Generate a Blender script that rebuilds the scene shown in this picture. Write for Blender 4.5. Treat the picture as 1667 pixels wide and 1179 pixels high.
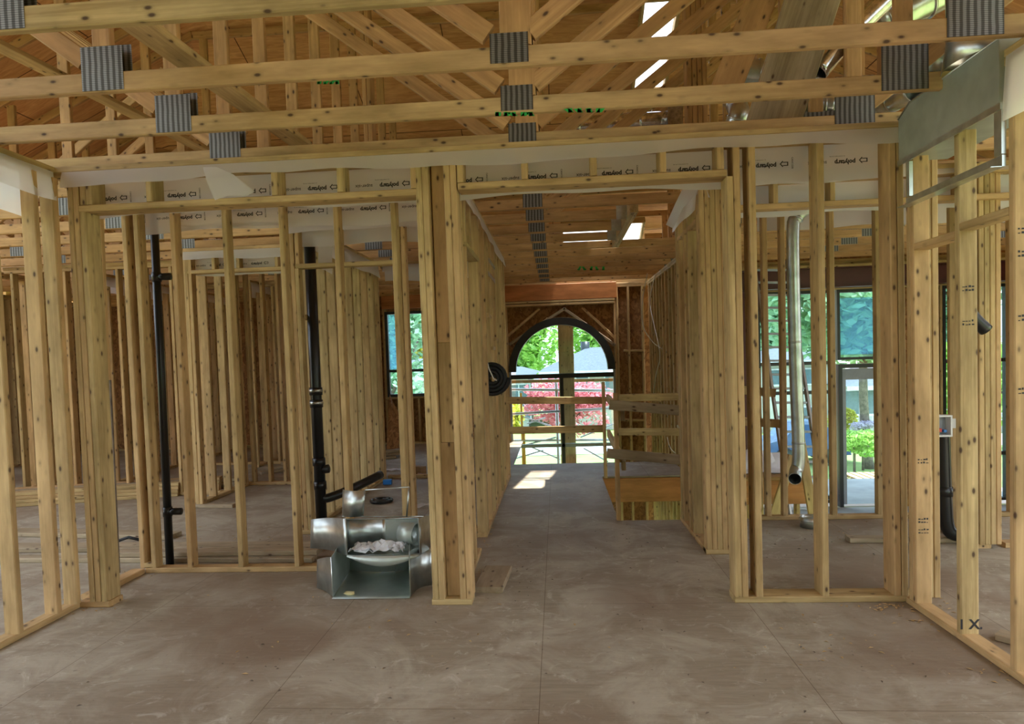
import bpy, bmesh, math, random
from mathutils import Vector, Matrix
random.seed(7)
SC = bpy.context.scene
for o in list(bpy.data.objects): bpy.data.objects.remove(o)
COL = SC.collection
# ------------------------------------------------------------------ camera
FPX, CXP, CYP, EYE = 1080.0, 833.5, 626.1, 1.51
YAW, PITCH, ROLL = .06867, .03922, .03231
_f = Vector((-math.sin(YAW)*math.cos(PITCH), math.cos(YAW)*math.cos(PITCH), -math.sin(PITCH)))
_r = Vector((math.cos(YAW), math.sin(YAW), 0)); _u = _r.cross(_f)
CR = _r*math.cos(ROLL) - _u*math.sin(ROLL); CU = _u*math.cos(ROLL) + _r*math.sin(ROLL); CF = _f
cam_d = bpy.data.cameras.new('camera'); cam = bpy.data.objects.new('camera', cam_d); COL.objects.link(cam)
cam.matrix_world = Matrix(((CR.x, CU.x, -CF.x, 0), (CR.y, CU.y, -CF.y, 0), (CR.z, CU.z, -CF.z, EYE), (0, 0, 0, 1)))
cam_d.sensor_width = 36; cam_d.lens = FPX/1667*36; cam_d.shift_y = (CYP-589.5)/1667
cam_d.clip_start = .05; cam_d.clip_end = 400
SC.camera = cam
# ------------------------------------------------------------------ world, sun, exposure
SC.view_settings.view_transform = 'Standard'; SC.view_settings.look = 'None'
SC.view_settings.gamma = 1; SC.view_settings.use_curve_mapping = False
SC.view_settings.exposure = 1.98
W = bpy.data.worlds.new('sky'); SC.world = W; W.use_nodes = True
wn = W.node_tree; wn.nodes.clear()
sky = wn.nodes.new('ShaderNodeTexSky'); sky.sky_type = 'NISHITA'; sky.sun_disc = False
sky.sun_elevation = math.radians(72); sky.sun_rotation = math.radians(90); sky.air_density = 1.0; sky.dust_density = 3.0
hz = wn.nodes.new('ShaderNodeMixRGB'); hz.inputs[0].default_value = .5; hz.inputs[2].default_value = (6.5, 7.0, 7.2, 1)
bg = wn.nodes.new('ShaderNodeBackground'); bg.inputs[1].default_value = .185
wo = wn.nodes.new('ShaderNodeOutputWorld')
wn.links.new(sky.outputs[0], hz.inputs[1]); wn.links.new(hz.outputs[0], bg.inputs[0]); wn.links.new(bg.outputs[0], wo.inputs[0])
sd = bpy.data.lights.new('sun', 'SUN'); sd.energy = 3.7; sd.angle = math.radians(.6); sd.color = (1, .95, .86)
sun = bpy.data.objects.new('sun', sd); COL.objects.link(sun)
sun.rotation_euler = Vector((.304, -.02, 1)).to_track_quat('Z', 'Y').to_euler()

# ------------------------------------------------------------------ pixel helpers (rays of the lens into the building)
def ray(px, py): return CF + CR*((px-CXP)/FPX) - CU*((py-CYP)/FPX)
def at(px, py, Y):
    d = ray(px, py); return Vector((0, 0, EYE)) + d*(Y/d.y)
def fl(px, py, Z=0.0):
    d = ray(px, py); return Vector((0, 0, EYE)) + d*((Z-EYE)/d.z)
def atx(px, py, X):
    d = ray(px, py); return Vector((0, 0, EYE)) + d*(X/d.x)
def X(px, Y, py=640): return at(px, py, Y).x
def Z(px, py, Y): return at(px, py, Y).z

# ------------------------------------------------------------------ materials
M = {}
def newmat(n):
    m = bpy.data.materials.new(n); m.use_nodes = True; nt = m.node_tree; nt.nodes.clear()
    out = nt.nodes.new('ShaderNodeOutputMaterial'); b = nt.nodes.new('ShaderNodeBsdfPrincipled')
    nt.links.new(b.outputs[0], out.inputs[0]); M[n] = m
    return m, nt, b, out
def N(nt, t, **k):
    n = nt.nodes.new(t)
    for a, v in k.items(): setattr(n, a, v)
    return n
def ramp(nt, src, stops):
    r = nt.nodes.new('ShaderNodeValToRGB'); e = r.color_ramp.elements
    while len(e) < len(stops): e.new(.5)
    for i, (p, c) in enumerate(stops): e[i].position = p; e[i].color = (*c, 1)
    nt.links.new(src, r.inputs[0]); return r.outputs[0]
def mix(nt, fac, a, b, mode='MIX'):
    m = nt.nodes.new('ShaderNodeMixRGB'); m.blend_type = mode
    for i, s in ((0, fac), (1, a), (2, b)):
        if hasattr(s, 'default_value') or isinstance(s, bpy.types.NodeSocket): nt.links.new(s, m.inputs[i])
        else: m.inputs[i].default_value = s if i == 0 else (*s, 1)
    return m.outputs[0]
def coords(nt, scale, rnd=True, which='Object'):
    tc = N(nt, 'ShaderNodeTexCoord'); mp = N(nt, 'ShaderNodeMapping'); mp.inputs['Scale'].default_value = scale
    src = tc.outputs[which]
    if rnd:
        oi = N(nt, 'ShaderNodeObjectInfo'); mu = N(nt, 'ShaderNodeMath', operation='MULTIPLY'); mu.inputs[1].default_value = 57.3
        nt.links.new(oi.outputs['Random'], mu.inputs[0])
        ad = N(nt, 'ShaderNodeVectorMath', operation='ADD'); nt.links.new(src, ad.inputs[0]); nt.links.new(mu.outputs[0], ad.inputs[1]); src = ad.outputs[0]
    nt.links.new(src, mp.inputs[0]); return mp.outputs[0]
def noise(nt, vec, sc, det=3, rough=.55, dist=0):
    n = N(nt, 'ShaderNodeTexNoise'); n.inputs['Scale'].default_value = sc; n.inputs['Detail'].default_value = det
    n.inputs['Roughness'].default_value = rough; n.inputs['Distortion'].default_value = dist
    nt.links.new(vec, n.inputs['Vector']); return n.outputs[0]
def wood(name, lo, hi, alt, knots=True, rough=.72):
    m, nt, b, out = newmat(name)
    g = noise(nt, coords(nt, (.9, 26, 26)), 1.6, 4, .6, .7)
    c = ramp(nt, g, [(.3, lo), (.68, hi)])
    oi = N(nt, 'ShaderNodeObjectInfo')
    c = mix(nt, ramp(nt, oi.outputs['Random'], [(0, (0, 0, 0)), (1, (.75, .75, .75))]), c, alt)
    big = noise(nt, coords(nt, (1.6, 6, 6)), 1.5, 4, .6)
    c = mix(nt, 1.0, c, ramp(nt, big, [(.3, (.66, .64, .56)), (.68, (1.12, 1.12, 1.1))]), 'MULTIPLY')
    if knots:
        v = N(nt, 'ShaderNodeTexVoronoi'); v.inputs['Scale'].default_value = 1
        nt.links.new(coords(nt, (8.5, 17, 17)), v.inputs['Vector'])
        k = ramp(nt, v.outputs['Distance'], [(.08, (.95, .95, .95)), (.17, (0, 0, 0))])
        h = ramp(nt, v.outputs['Distance'], [(.12, (.42, .42, .42)), (.30, (0, 0, 0))])
        c = mix(nt, h, c, tuple(x*.62 for x in lo)); c = mix(nt, k, c, (.075, .035, .015))
    nt.links.new(c, b.inputs['Base Color']); b.inputs['Roughness'].default_value = rough
    return m
wood('lumber', (.375, .255, .105), (.61, .45, .22), (.60, .365, .175))
wood('warm_lit_lumber', (.44, .25, .10), (.66, .41, .18), (.48, .26, .10))  # browner copy of lumber, attic shade and warm bounce put into its colour
wood('old_lumber', (.30, .23, .15), (.45, .36, .24), (.36, .27, .18))
wood('lvl', (.44, .15, .045), (.62, .26, .085), (.50, .19, .06), False, .5)
def simple(name, col, rough=.5, metal=0, **k):
    m, nt, b, out = newmat(name); b.inputs['Base Color'].default_value = (*col, 1)
    b.inputs['Roughness'].default_value = rough; b.inputs['Metallic'].default_value = metal
    n = noise(nt, coords(nt, (1, 1, 1)), k.get('s', 6), 3)
    a = k.get('v', .18)
    c = mix(nt, 1.0, col, ramp(nt, n, [(.3, (1-a,)*3), (.7, (1+a*.5,)*3)]), 'MULTIPLY'); nt.links.new(c, b.inputs['Base Color'])
    return m, nt, b, out
simple('black_abs', (.012, .013, .014), .3)
simple('galvanised', (.60, .64, .62), .30, .92, s=9, v=.3)
simple('duct_inside', (.52, .58, .54), .45, .65)
simple('flex_foil', (.7, .71, .74), .2, 1, s=30, v=.4)
simple('window_black', (.02, .021, .024), .4)
simple('window_grey', (.36, .39, .45), .45)
simple('white_film', (.75, .76, .78), .5)
simple('rubber', (.01, .01, .012), .6)
simple('ink', (.03, .028, .03), .7)
simple('green_paint', (.02, .42, .07), .6)
simple('steel_red', (.10, .018, .016), .45)
simple('steel_pipe', (.5, .5, .5), .4, .8)
simple('yellow_paint', (.75, .42, .03), .5)
simple('wire_white', (.72, .68, .6), .5)
simple('blue_plastic', (.02, .2, .6), .4)
simple('red_plastic', (.5, .03, .02), .4)
simple('cardboard', (.42, .27, .14), .8)
simple('paper', (.75, .76, .8), .7)
simple('foam_yellow', (.7, .6, .3), .8)
simple('white_plastic', (.75, .75, .75), .4)
simple('concrete', (.42, .42, .41), .85, s=3)
simple('asphalt', (.16, .16, .17), .9)
simple('bark', (.16, .12, .09), .9, s=9, v=.5)
simple('siding', (.50, .49, .42), .7, s=1)
simple('brick_pale', (.42, .38, .32), .8, s=20, v=.3)
simple('shingles', (.085, .095, .11), .85, s=8, v=.3)
simple('house_glass', (.12, .17, .2), .1)
simple('house_trim', (.62, .64, .65), .6)
simple('car_blue', (.05, .1, .25), .25)
# gusset: galvanised plate with pressed rows of teeth
m, nt, b, out = newmat('gusset_steel')
vec = coords(nt, (1, 1, 1), False)
w1 = N(nt, 'ShaderNodeTexWave', wave_type='BANDS', bands_direction='Z'); w1.inputs['Scale'].default_value = 38; nt.links.new(vec, w1.inputs[0])
w2 = N(nt, 'ShaderNodeTexWave', wave_type='BANDS', bands_direction='X'); w2.inputs['Scale'].default_value = 11; w2.inputs['Distortion'].default_value = 1; nt.links.new(vec, w2.inputs[0])
cc = mix(nt, 1.0, ramp(nt, w1.outputs[1], [(.3, (.55, .55, .55)), (.7, (1, 1, 1))]), ramp(nt, w2.outputs[1], [(.25, (.35, .33, .30)), (.7, (1, 1, 1))]), 'MULTIPLY')
cc = mix(nt, 1.0, cc, (.29, .28, .26), 'MULTIPLY'); nt.links.new(cc, b.inputs[0]); b.inputs['Metallic'].default_value = .6; b.inputs['Roughness'].default_value = .5
# OSB
def osb(name, a, c2, c3):
    m, nt, b, out = newmat(name)
    v = N(nt, 'ShaderNodeTexVoronoi'); v.inputs['Scale'].default_value = 1
    n1 = N(nt, 'ShaderNodeTexNoise'); n1.inputs['Scale'].default_value = 6; vec = coords(nt, (1, 1, 1), True)
    nt.links.new(vec, n1.inputs[0])
    ad = N(nt, 'ShaderNodeVectorMath', operation='MULTIPLY_ADD'); nt.links.new(n1.outputs[1], ad.inputs[0]); ad.inputs[1].default_value = (.25, .25, .25); nt.links.new(vec, ad.inputs[2])
    mp = N(nt, 'ShaderNodeMapping'); mp.inputs['Scale'].default_value = (26, 26, 13); nt.links.new(ad.outputs[0], mp.inputs[0]); nt.links.new(mp.outputs[0], v.inputs['Vector'])
    sp = N(nt, 'ShaderNodeSeparateColor'); nt.links.new(v.outputs['Color'], sp.inputs[0])
    c = ramp(nt, sp.outputs[0], [(0, a), (.5, c2), (1, c3)])
    nt.links.new(c, b.inputs[0]); b.inputs['Roughness'].default_value = .75
osb('osb', (.22, .10, .035), (.36, .17, .06), (.50, .26, .10))
# roof plywood
m, nt, b, out = newmat('roof_plywood')
g = noise(nt, coords(nt, (2.2, 16, 2), False), 1.4, 4, .6, 1.2)
c = ramp(nt, g, [(.3, (.58, .27, .09)), (.7, (.84, .47, .20))])
bk = N(nt, 'ShaderNodeTexBrick'); bk.inputs['Scale'].default_value = 1; bk.inputs['Brick Width'].default_value = 2.44; bk.inputs['Row Height'].default_value = 1.15; bk.inputs['Mortar Size'].default_value = .006
bk.inputs['Color1'].default_value = (1, 1, 1, 1); bk.inputs['Color2'].default_value = (.86, .84, .8, 1); bk.inputs['Mortar'].default_value = (.15, .1, .06, 1)
nt.links.new(coords(nt, (1, 1, 1), False), bk.inputs[0])
c = mix(nt, 1.0, c, bk.outputs[0], 'MULTIPLY'); nt.links.new(c, b.inputs[0]); b.inputs['Roughness'].default_value = .7
# subfloor: worn, dusty plywood
m, nt, b, out = newmat('subfloor')
vec = coords(nt, (1, 1, 1), False)
g = noise(nt, coords(nt, (3, 22, 1), False), 1.5, 5, .65, 1.0)
c = ramp(nt, g, [(.28, (.25, .20, .14)), (.72, (.36, .30, .22))])
d1 = noise(nt, vec, 2.0, 9, .68, .8)
c = mix(nt, ramp(nt, d1, [(.44, (0, 0, 0)), (.60, (.8, .8, .8))]), c, (.46, .41, .32))
d2 = noise(nt, vec, 5.5, 7, .72, 1.8)
c = mix(nt, ramp(nt, d2, [(.56, (0, 0, 0)), (.70, (.7, .7, .7))]), c, (.62, .57, .48))
d3 = noise(nt, vec, .7, 3, .5)
c = mix(nt, ramp(nt, d3, [(.46, (0, 0, 0)), (.64, (.72, .72, .72))]), c, (.21, .135, .085))
d4 = noise(nt, vec, 30, 2, .5)
c = mix(nt, ramp(nt, d4, [(.70, (0, 0, 0)), (.76, (.5, .5, .5))]), c, (.08, .05, .035))
bk = N(nt, 'ShaderNodeTexBrick'); bk.inputs['Scale'].default_value = 1; bk.inputs['Brick Width'].default_value = 2.44; bk.inputs['Row Height'].default_value = 1.22; bk.inputs['Mortar Size'].default_value = .002
bk.inputs['Color1'].default_value = (1, 1, 1, 1); bk.inputs['Color2'].default_value = (.93, .93, .93, 1); bk.inputs['Mortar'].default_value = (.48, .42, .36, 1)
mp = N(nt, 'ShaderNodeMapping'); mp.inputs['Rotation'].default_value = (0, 0, math.pi/2); mp.inputs['Location'].default_value = (.35, .12, 0); nt.links.new(vec, mp.inputs[0]); nt.links.new(mp.outputs[0], bk.inputs[0])
c = mix(nt, 1.0, c, bk.outputs[0], 'MULTIPLY'); nt.links.new(c, b.inputs[0]); b.inputs['Roughness'].default_value = .62
bp = N(nt, 'ShaderNodeBump'); bp.inputs['Strength'].default_value = .25; bp.inputs['Distance'].default_value = .01; nt.links.new(g, bp.inputs['Height']); nt.links.new(bp.outputs[0], b.inputs['Normal'])
# grass
m, nt, b, out = newmat('grass')
g = noise(nt, coords(nt, (1, 1, 1), False), .9, 6, .7); nt.links.new(ramp(nt, g, [(.3, (.13, .20, .05)), (.7, (.27, .36, .10))]), b.inputs[0]); b.inputs['Roughness'].default_value = .9
def leaf(name, a, c2):
    m, nt, b, out = newmat(name)
    g = noise(nt, coords(nt, (1, 1, 1), False), 2.2, 3, .7); nt.links.new(ramp(nt, g, [(.35, a), (.65, c2)]), b.inputs[0]); b.inputs['Roughness'].default_value = .6
    tr = N(nt, 'ShaderNodeBsdfTranslucent'); tr.inputs[0].default_value = (*c2, 1); ms = N(nt, 'ShaderNodeMixShader'); ms.inputs[0].default_value = .35
    nt.links.new(b.outputs[0], ms.inputs[1]); nt.links.new(tr.outputs[0], ms.inputs[2]); nt.links.new(ms.outputs[0], out.inputs[0])
leaf('leaf_green', (.16, .36, .05), (.48, .70, .16))
leaf('leaf_blue', (.14, .30, .16), (.36, .56, .34))
leaf('leaf_red', (.42, .08, .10), (.78, .30, .32))
leaf('leaf_yellow', (.34, .36, .04), (.62, .58, .08))
leaf('leaf_lilac', (.35, .28, .42), (.62, .55, .66))
# polyethylene sheet
m, nt, b, out = newmat('poly_sheet')
b.inputs['Base Color'].default_value = (.93, .90, .92, 1); b.inputs['Roughness'].default_value = .3
tr = N(nt, 'ShaderNodeBsdfTranslucent'); tr.inputs[0].default_value = (.95, .92, .94, 1)
tp = N(nt, 'ShaderNodeBsdfTransparent'); tp.inputs[0].default_value = (.95, .93, .92, 1)
m1 = N(nt, 'ShaderNodeMixShader'); m1.inputs[0].default_value = .5; m2 = N(nt, 'ShaderNodeMixShader'); m2.inputs[0].default_value = .24
nt.links.new(b.outputs[0], m1.inputs[1]); nt.links.new(tr.outputs[0], m1.inputs[2]); nt.links.new(m1.outputs[0], m2.inputs[1]); nt.links.new(tp.outputs[0], m2.inputs[2]); nt.links.new(m2.outputs[0], out.inputs[0])
# window glass
m, nt, b, out = newmat('glass')
nt.nodes.remove(b); tp = N(nt, 'ShaderNodeBsdfTransparent'); tp.inputs[0].default_value = (.80, .93, 1, 1)
gl = N(nt, 'ShaderNodeBsdfGlossy'); gl.inputs['Roughness'].default_value = .03; fr = N(nt, 'ShaderNodeFresnel'); fr.inputs[0].default_value = 1.3
ms = N(nt, 'ShaderNodeMixShader'); nt.links.new(fr.outputs[0], ms.inputs[0]); nt.links.new(tp.outputs[0], ms.inputs[1]); nt.links.new(gl.outputs[0], ms.inputs[2]); nt.links.new(ms.outputs[0], out.inputs[0])
m, nt, b, out = newmat('film_glass')   # pane still under its protective blue film
nt.nodes.remove(b); tp = N(nt, 'ShaderNodeBsdfTransparent'); tp.inputs[0].default_value = (.74, .90, 1, 1)
df = N(nt, 'ShaderNodeBsdfTranslucent'); df.inputs[0].default_value = (.40, .72, 1, 1)
ms = N(nt, 'ShaderNodeMixShader'); ms.inputs[0].default_value = .25; nt.links.new(tp.outputs[0], ms.inputs[1]); nt.links.new(df.outputs[0], ms.inputs[2]); nt.links.new(ms.outputs[0], out.inputs[0])

# ------------------------------------------------------------------ object helpers
def link(name, me, mat, parent=None, loc=(0, 0, 0), rot=None):
    if mat is not None: me.materials.append(M[mat])
    o = bpy.data.objects.new(name, me); COL.objects.link(o)
    if rot is None: rot = Matrix.Identity(3)
    mw = Matrix.Translation(Vector(loc)) @ rot.to_4x4()
    if parent is not None:
        o.parent = parent; pl = parent.get('_w'); pm = WM[parent.name]
        o.matrix_local = pm.inverted() @ mw
    else: o.matrix_local = mw
    WM[o.name] = mw
    return o
WM = {}
def tag(o, label=None, cat=None, group=None, kind=None):
    if label: o['label'] = label
    if cat: o['category'] = cat
    if group: o['group'] = group
    if kind: o['kind'] = kind
    return o
def thing(name, label, cat, loc=(0, 0, 0), group=None, kind=None):
    o = bpy.data.objects.new(name, None); COL.objects.link(o); o.location = loc; o.empty_display_size = .1
    WM[o.name] = Matrix.Translation(Vector(loc)); return tag(o, label, cat, group, kind)
def board(name, p0, p1, a, b, hint=(0, 1, 0), mat='lumber', parent=None, ch=.005):
    """board from p0 to p1; b = size along hint, a = size across it"""
    p0 = Vector(p0); p1 = Vector(p1); ex = (p1-p0); L = ex.length; ex.normalize()
    ez = Vector(hint); ez = (ez - ex*ez.dot(ex)).normalized(); ey = ez.cross(ex)
    R = Matrix((ex, ey, ez)).transposed()
    c = min(ch, a*.2, b*.2); A, B = a/2, b/2
    prof = [(-A+c, -B), (A-c, -B), (A, -B+c), (A, B-c), (A-c, B), (-A+c, B), (-A, B-c), (-A, -B+c)]
    v = [(s*L/2, y, z) for s in (-1, 1) for y, z in prof]
    f = [tuple(reversed(range(8))), tuple(range(8, 16))] + [(i, (i+1) % 8, 8+(i+1) % 8, 8+i) for i in range(8)]
    f = [tuple(reversed(q)) for q in f] if ez.cross(ex).dot(ey) < 0 else f
    me = bpy.data.meshes.new(name); me.from_pydata(v, [], f); me.update()
    bm = bmesh.new(); bm.from_mesh(me); bmesh.ops.recalc_face_normals(bm, faces=bm.faces); bm.to_mesh(me); bm.free()
    return link(name, me, mat, parent, (p0+p1)/2, R)
def box(name, lo, hi, mat, parent=None):
    lo = Vector(lo); hi = Vector(hi); c = (lo+hi)/2; s = (hi-lo)/2
    v = [(x*s.x, y*s.y, z*s.z) for x in (-1, 1) for y in (-1, 1) for z in (-1, 1)]
    f = [(0, 1, 3, 2), (4, 6, 7, 5), (0, 4, 5, 1), (2, 3, 7, 6), (0, 2, 6, 4), (1, 5, 7, 3)]
    me = bpy.data.meshes.new(name); me.from_pydata(v, [], f); me.update()
    return link(name, me, mat, parent, c)
def mesh(name, v, f, mat, parent=None, smooth=False, thick=0, recalc=False, loc=None):
    loc = Vector(loc) if loc is not None else sum((Vector(p) for p in v), Vector())/len(v)
    me = bpy.data.meshes.new(name); me.from_pydata([tuple(Vector(p)-loc) for p in v], [], f); me.update()
    if recalc:
        bm = bmesh.new(); bm.from_mesh(me); bmesh.ops.remove_doubles(bm, verts=bm.verts, dist=1e-5); bmesh.ops.recalc_face_normals(bm, faces=bm.faces); bm.to_mesh(me); bm.free()
    if smooth:
        for p in me.polygons: p.use_smooth = True
    o = link(name, me, mat, parent, loc)
    if thick:
        s = o.modifiers.new('thick', 'SOLIDIFY'); s.thickness = thick; s.offset = 0
    return o
def tube(name, pts, r, mat, parent=None, n=12, caps=True, hollow=0, ribs=0):
    pts = [Vector(p) for p in pts]; rs = r if isinstance(r, (list, tuple)) else [r]*len(pts)
    v, f = [], []; up = Vector((0, 0, 1)); prev = None
    for i, p in enumerate(pts):
        t = (pts[min(i+1, len(pts)-1)] - pts[max(i-1, 0)]).normalized()
        if prev is None:
            a = t.orthogonal().normalized()
        else: a = (prev - t*prev.dot(t)).normalized()
        prev = a; b2 = t.cross(a)
        for k in range(n):
            an = 2*math.pi*k/n; v.append(p + (a*math.cos(an) + b2*math.sin(an))*rs[i])
    for i in range(len(pts)-1):
        for k in range(n):
            f.append((i*n+k, i*n+(k+1) % n, (i+1)*n+(k+1) % n, (i+1)*n+k))
    if caps and not hollow: f += [tuple(reversed(range(n))), tuple(range((len(pts)-1)*n, len(pts)*n))]
    o = mesh(name, v, f, mat, parent, smooth=True)
    if hollow:
        s = o.modifiers.new('thick', 'SOLIDIFY'); s.thickness = hollow; s.offset = -1
    return o
def smoothpath(pts, n=6):
    P = [Vector(p) for p in pts]; out = []
    for i in range(len(P)-1):
        a = P[max(i-1, 0)]; b = P[i]; c = P[i+1]; d = P[min(i+2, len(P)-1)]
        for k in range(n):
            t = k/n; out.append(.5*((2*b) + (c-a)*t + (2*a-5*b+4*c-d)*t*t + (3*b-a-3*c+d)*t**3))
    return out + [P[-1]]
TZ = 2.80     # top of the wall plates
def stud(par, x, y, wx, wy, z0=.038, z1=2.724, mat='lumber', name='stud', lean=None):
    l = lean if lean is not None else (random.uniform(-.006, .006), random.uniform(-.003, .003))
    return board(name, (x-l[0]/2, y-l[1]/2, z0), (x+l[0]/2, y+l[1]/2, z1), wx, wy, (0, 1, 0), mat, par)
# printed film: letters of the sheet, one mesh for a strip
def text_mesh(s, size, bold=0):
    cu = bpy.data.curves.new('t', 'FONT'); cu.body = s; cu.size = size; cu.align_x = 'CENTER'; cu.offset = bold; cu.resolution_u = 2
    o = bpy.data.objects.new('t', cu); COL.objects.link(o); dg = bpy.context.evaluated_depsgraph_get(); dg.update()
    me = bpy.data.meshes.new_from_object(o.evaluated_get(dg)); bpy.data.objects.remove(o)
    vs = [tuple(v.co) for v in me.vertices]; fs = [tuple(p.vertices) for p in me.polygons]; bpy.data.meshes.remove(me); return vs, fs
T_MAIN = text_mesh('polytarp', .036, .0016); T_MAIN2 = text_mesh('super-six', .030, .0003); T_SUB = text_mesh('UL CHANTIER 6-30 MIL', .009); T_V = text_mesh('CAN/CGSB', .014, .0003)
LOGO = ([(-.02, -.012), (.012, -.012), (.012, -.02), (.03, 0), (.012, .02), (.012, .012), (-.02, .012)], [(0, 1, 2, 3, 4, 5, 6)])
LOGO = ([(x*1.0, y*1.0, 0) for x, y in LOGO[0]] + [(x*.72+.001, y*.6, .0004) for x, y in LOGO[0]], [(0, 1, 8, 7), (1, 2, 9, 8), (2, 3, 10, 9), (3, 4, 11, 10), (4, 5, 12, 11), (5, 6, 13, 12), (6, 0, 7, 13)])
def print_strip(par, p0, ux, length, zoff=0, pitch=.46, start=.1, up=-1, nrm=(0, -1, 0)):
    """repeated print on a sheet; ux = reading direction on the sheet, upside down when up = -1"""
    ux = Vector(ux); uz = Vector((0, 0, up)); p0 = Vector(p0); rx = ux*up; s = start; first = None
    while s < length-.1:
        c = p0 + ux*s + Vector(nrm)*.003 + Vector((0, 0, zoff))
        if first is None:
            V, Fc = [], []
            for (vs, fs), dx, dz, rot in ((T_MAIN, -.075, 0, 0), (T_MAIN2, .085, 0, 0), (T_SUB, -.03, -.028, 0), (T_V, .235, 0, 1), (LOGO, -.185, .004, 0)):
                b0 = len(V)
                for q in vs:
                    x, y = (q[0], q[1]) if not rot else (-q[1], q[0])
                    V.append(c + rx*(x+dx) + uz*(y+dz-.008))
                Fc += [tuple(b0+i for i in t) for t in fs]
            first = mesh('printed_marking', V, Fc, 'ink', par, loc=c); o = first
        else:
            o = first.copy(); COL.objects.link(o); o.matrix_local = Matrix.Translation(Vector(c) - WM[par.name].translation)
        s += pitch
def poly_band(par, axis, c0, c1, s0, s1, front=.12, back=.26, seed=0, ztop=2.764, text=None, name='vapour_barrier'):
    """film folded over a wall's lower top plate. axis 'x': wall runs along X, faces at Y=c0 (front), c1 (back)"""
    rnd = random.Random(seed); n = max(6, int((s1-s0)/.09)); v, f = [], []
    ph = [rnd.uniform(0, 6) for _ in range(6)]
    def P(c, s, z): return (s, c, z) if axis == 'x' else (c, s, z)
    for i in range(n+1):
        s = s0 + (s1-s0)*i/n
        w = .010*math.sin(3.1*s+ph[0]) + .008*math.sin(7.7*s+ph[1]); w2 = .014*math.sin(2.3*s+ph[2]) + .006*math.sin(9*s+ph[3])
        o = -1 if c1 > c0 else 1
        row = [(c0+o*(.012+abs(w)), ztop-front-w2), (c0+o*(.008+.5*abs(w)), ztop-front*.5), (c0+o*.004, ztop-.002), (c1-o*.004, ztop-.002), (c1-o*.008, ztop-back*.5), (c1-o*(.010+abs(w2)*.6), ztop-back+w)]
        v += [P(c, s, z) for c, z in row]
    for i in range(n):
        for k in range(5):
            if k == 2: continue
            f.append((i*6+k, i*6+k+1, i*6+7+k, i*6+6+k))
    o_ = mesh(name, v, f, 'poly_sheet', par, smooth=True)
    if text and axis == 'x':
        # the print faces the camera side on the hanging back flap
        print_strip(o_, (s0, c1-.006, ztop-back*.58), (1, 0, 0), s1-s0, start=.12+rnd.random()*.2)
    return o_
def plates_x(w, x0, x1, y, d, bottom=True, top=True, mat='lumber'):
    if top:
        board('top_plate', (x0, y+d/2, TZ-.019), (x1, y+d/2, TZ-.019), .0378, d, (0, 1, 0), mat, w)
        board('top_plate', (x0+.01, y+d/2, TZ-.057), (x1-.01, y+d/2, TZ-.057), .0378, d, (0, 1, 0), mat, w)
    if bottom: board('bottom_plate', (x0, y+d/2, .019), (x1, y+d/2, .019), .038, d, (0, 1, 0), mat, w)
def plates_y(w, y0, y1, x, d, bottom=True, top=True, mat='lumber', z0=0):
    if top:
        board('top_plate', (x+d/2, y0, TZ-.019), (x+d/2, y1, TZ-.019), .0378, d, (1, 0, 0), mat, w)
        board('top_plate', (x+d/2, y0+.01, TZ-.057), (x+d/2, y1-.01, TZ-.057), .0378, d, (1, 0, 0), mat, w)
    if bottom: board('bottom_plate', (x+d/2, y0, z0+.019), (x+d/2, y1, z0+.019), .038, d, (1, 0, 0), mat, w)
def mark(par, x, y, z, w=.05, n=3, seed=0, face='y', name='grade_stamp'):
    """small ink stamp pressed on a board face"""
    r = random.Random(seed*13+n); V, F_ = [], []
    for k in range(n):
        for q in range(4):
            a = x-w/2+w*q/4; b2 = a+w*r.uniform(.12, .22); zz = z-k*.018; h = r.choice((.004, .007, .010))
            i = len(V)
            for (s, t) in ((a, zz), (b2, zz), (b2, zz+h), (a, zz+h)): V.append((s, y, t) if face == 'y' else (y, s, t))
            F_.append((i, i+1, i+2, i+3))
    return mesh(name, V, F_, 'ink', par)
exec_late = []

# ================================================================== SETTING
def slab(name, lo, hi, mat='subfloor', parent=None):
    o = box(name, lo, hi, mat, parent); return o
# main floor as one mesh built from rectangles round the stair opening
def rects_prism(name, rects, z0, z1, mat):
    xs = sorted({r[i] for r in rects for i in (0, 2)}); ys = sorted({r[i] for r in rects for i in (1, 3)})
    def inside(x, y): return any(r[0] < x < r[2] and r[1] < y < r[3] for r in rects)
    bm = bmesh.new(); cell = {}
    def vtx(x, y, z, c={}): 
        k = (x, y, z)
        if k not in cell: cell[k] = bm.verts.new(k)
        return cell[k]
    for i in range(len(xs)-1):
        for j in range(len(ys)-1):
            if not inside((xs[i]+xs[i+1])/2, (ys[j]+ys[j+1])/2): continue
            a, b, c, d = xs[i], ys[j], xs[i+1], ys[j+1]
            bm.faces.new([vtx(a, b, z1), vtx(c, b, z1), vtx(c, d, z1), vtx(a, d, z1)])
            bm.faces.new([vtx(a, d, z0), vtx(c, d, z0), vtx(c, b, z0), vtx(a, b, z0)])
            for (p, q, ox, oy) in (((a, b), (c, b), 0, -1), ((c, b), (c, d), 1, 0), ((c, d), (a, d), 0, 1), ((a, d), (a, b), -1, 0)):
                mx = (p[0]+q[0])/2+ox*.001; my = (p[1]+q[1])/2+oy*.001
                if not inside(mx, my): bm.faces.new([vtx(*p, z0), vtx(*q, z0), vtx(*q, z1), vtx(*p, z1)])
    me = bpy.data.meshes.new(name); bm.to_mesh(me); bm.free()
    return link(name, me, mat)
XL, XR = -9.0, 6.8
floor = rects_prism('floor', [(XL, -3.2, .52, 6.05), (.52, -3.2, XR, 6.05), (XL, 6.05, .52, 8.28), (XL, 8.28, -.66, 12.0), (-.66, 8.28, 1.58, 9.38)], -.02, 0, 'subfloor')
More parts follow.
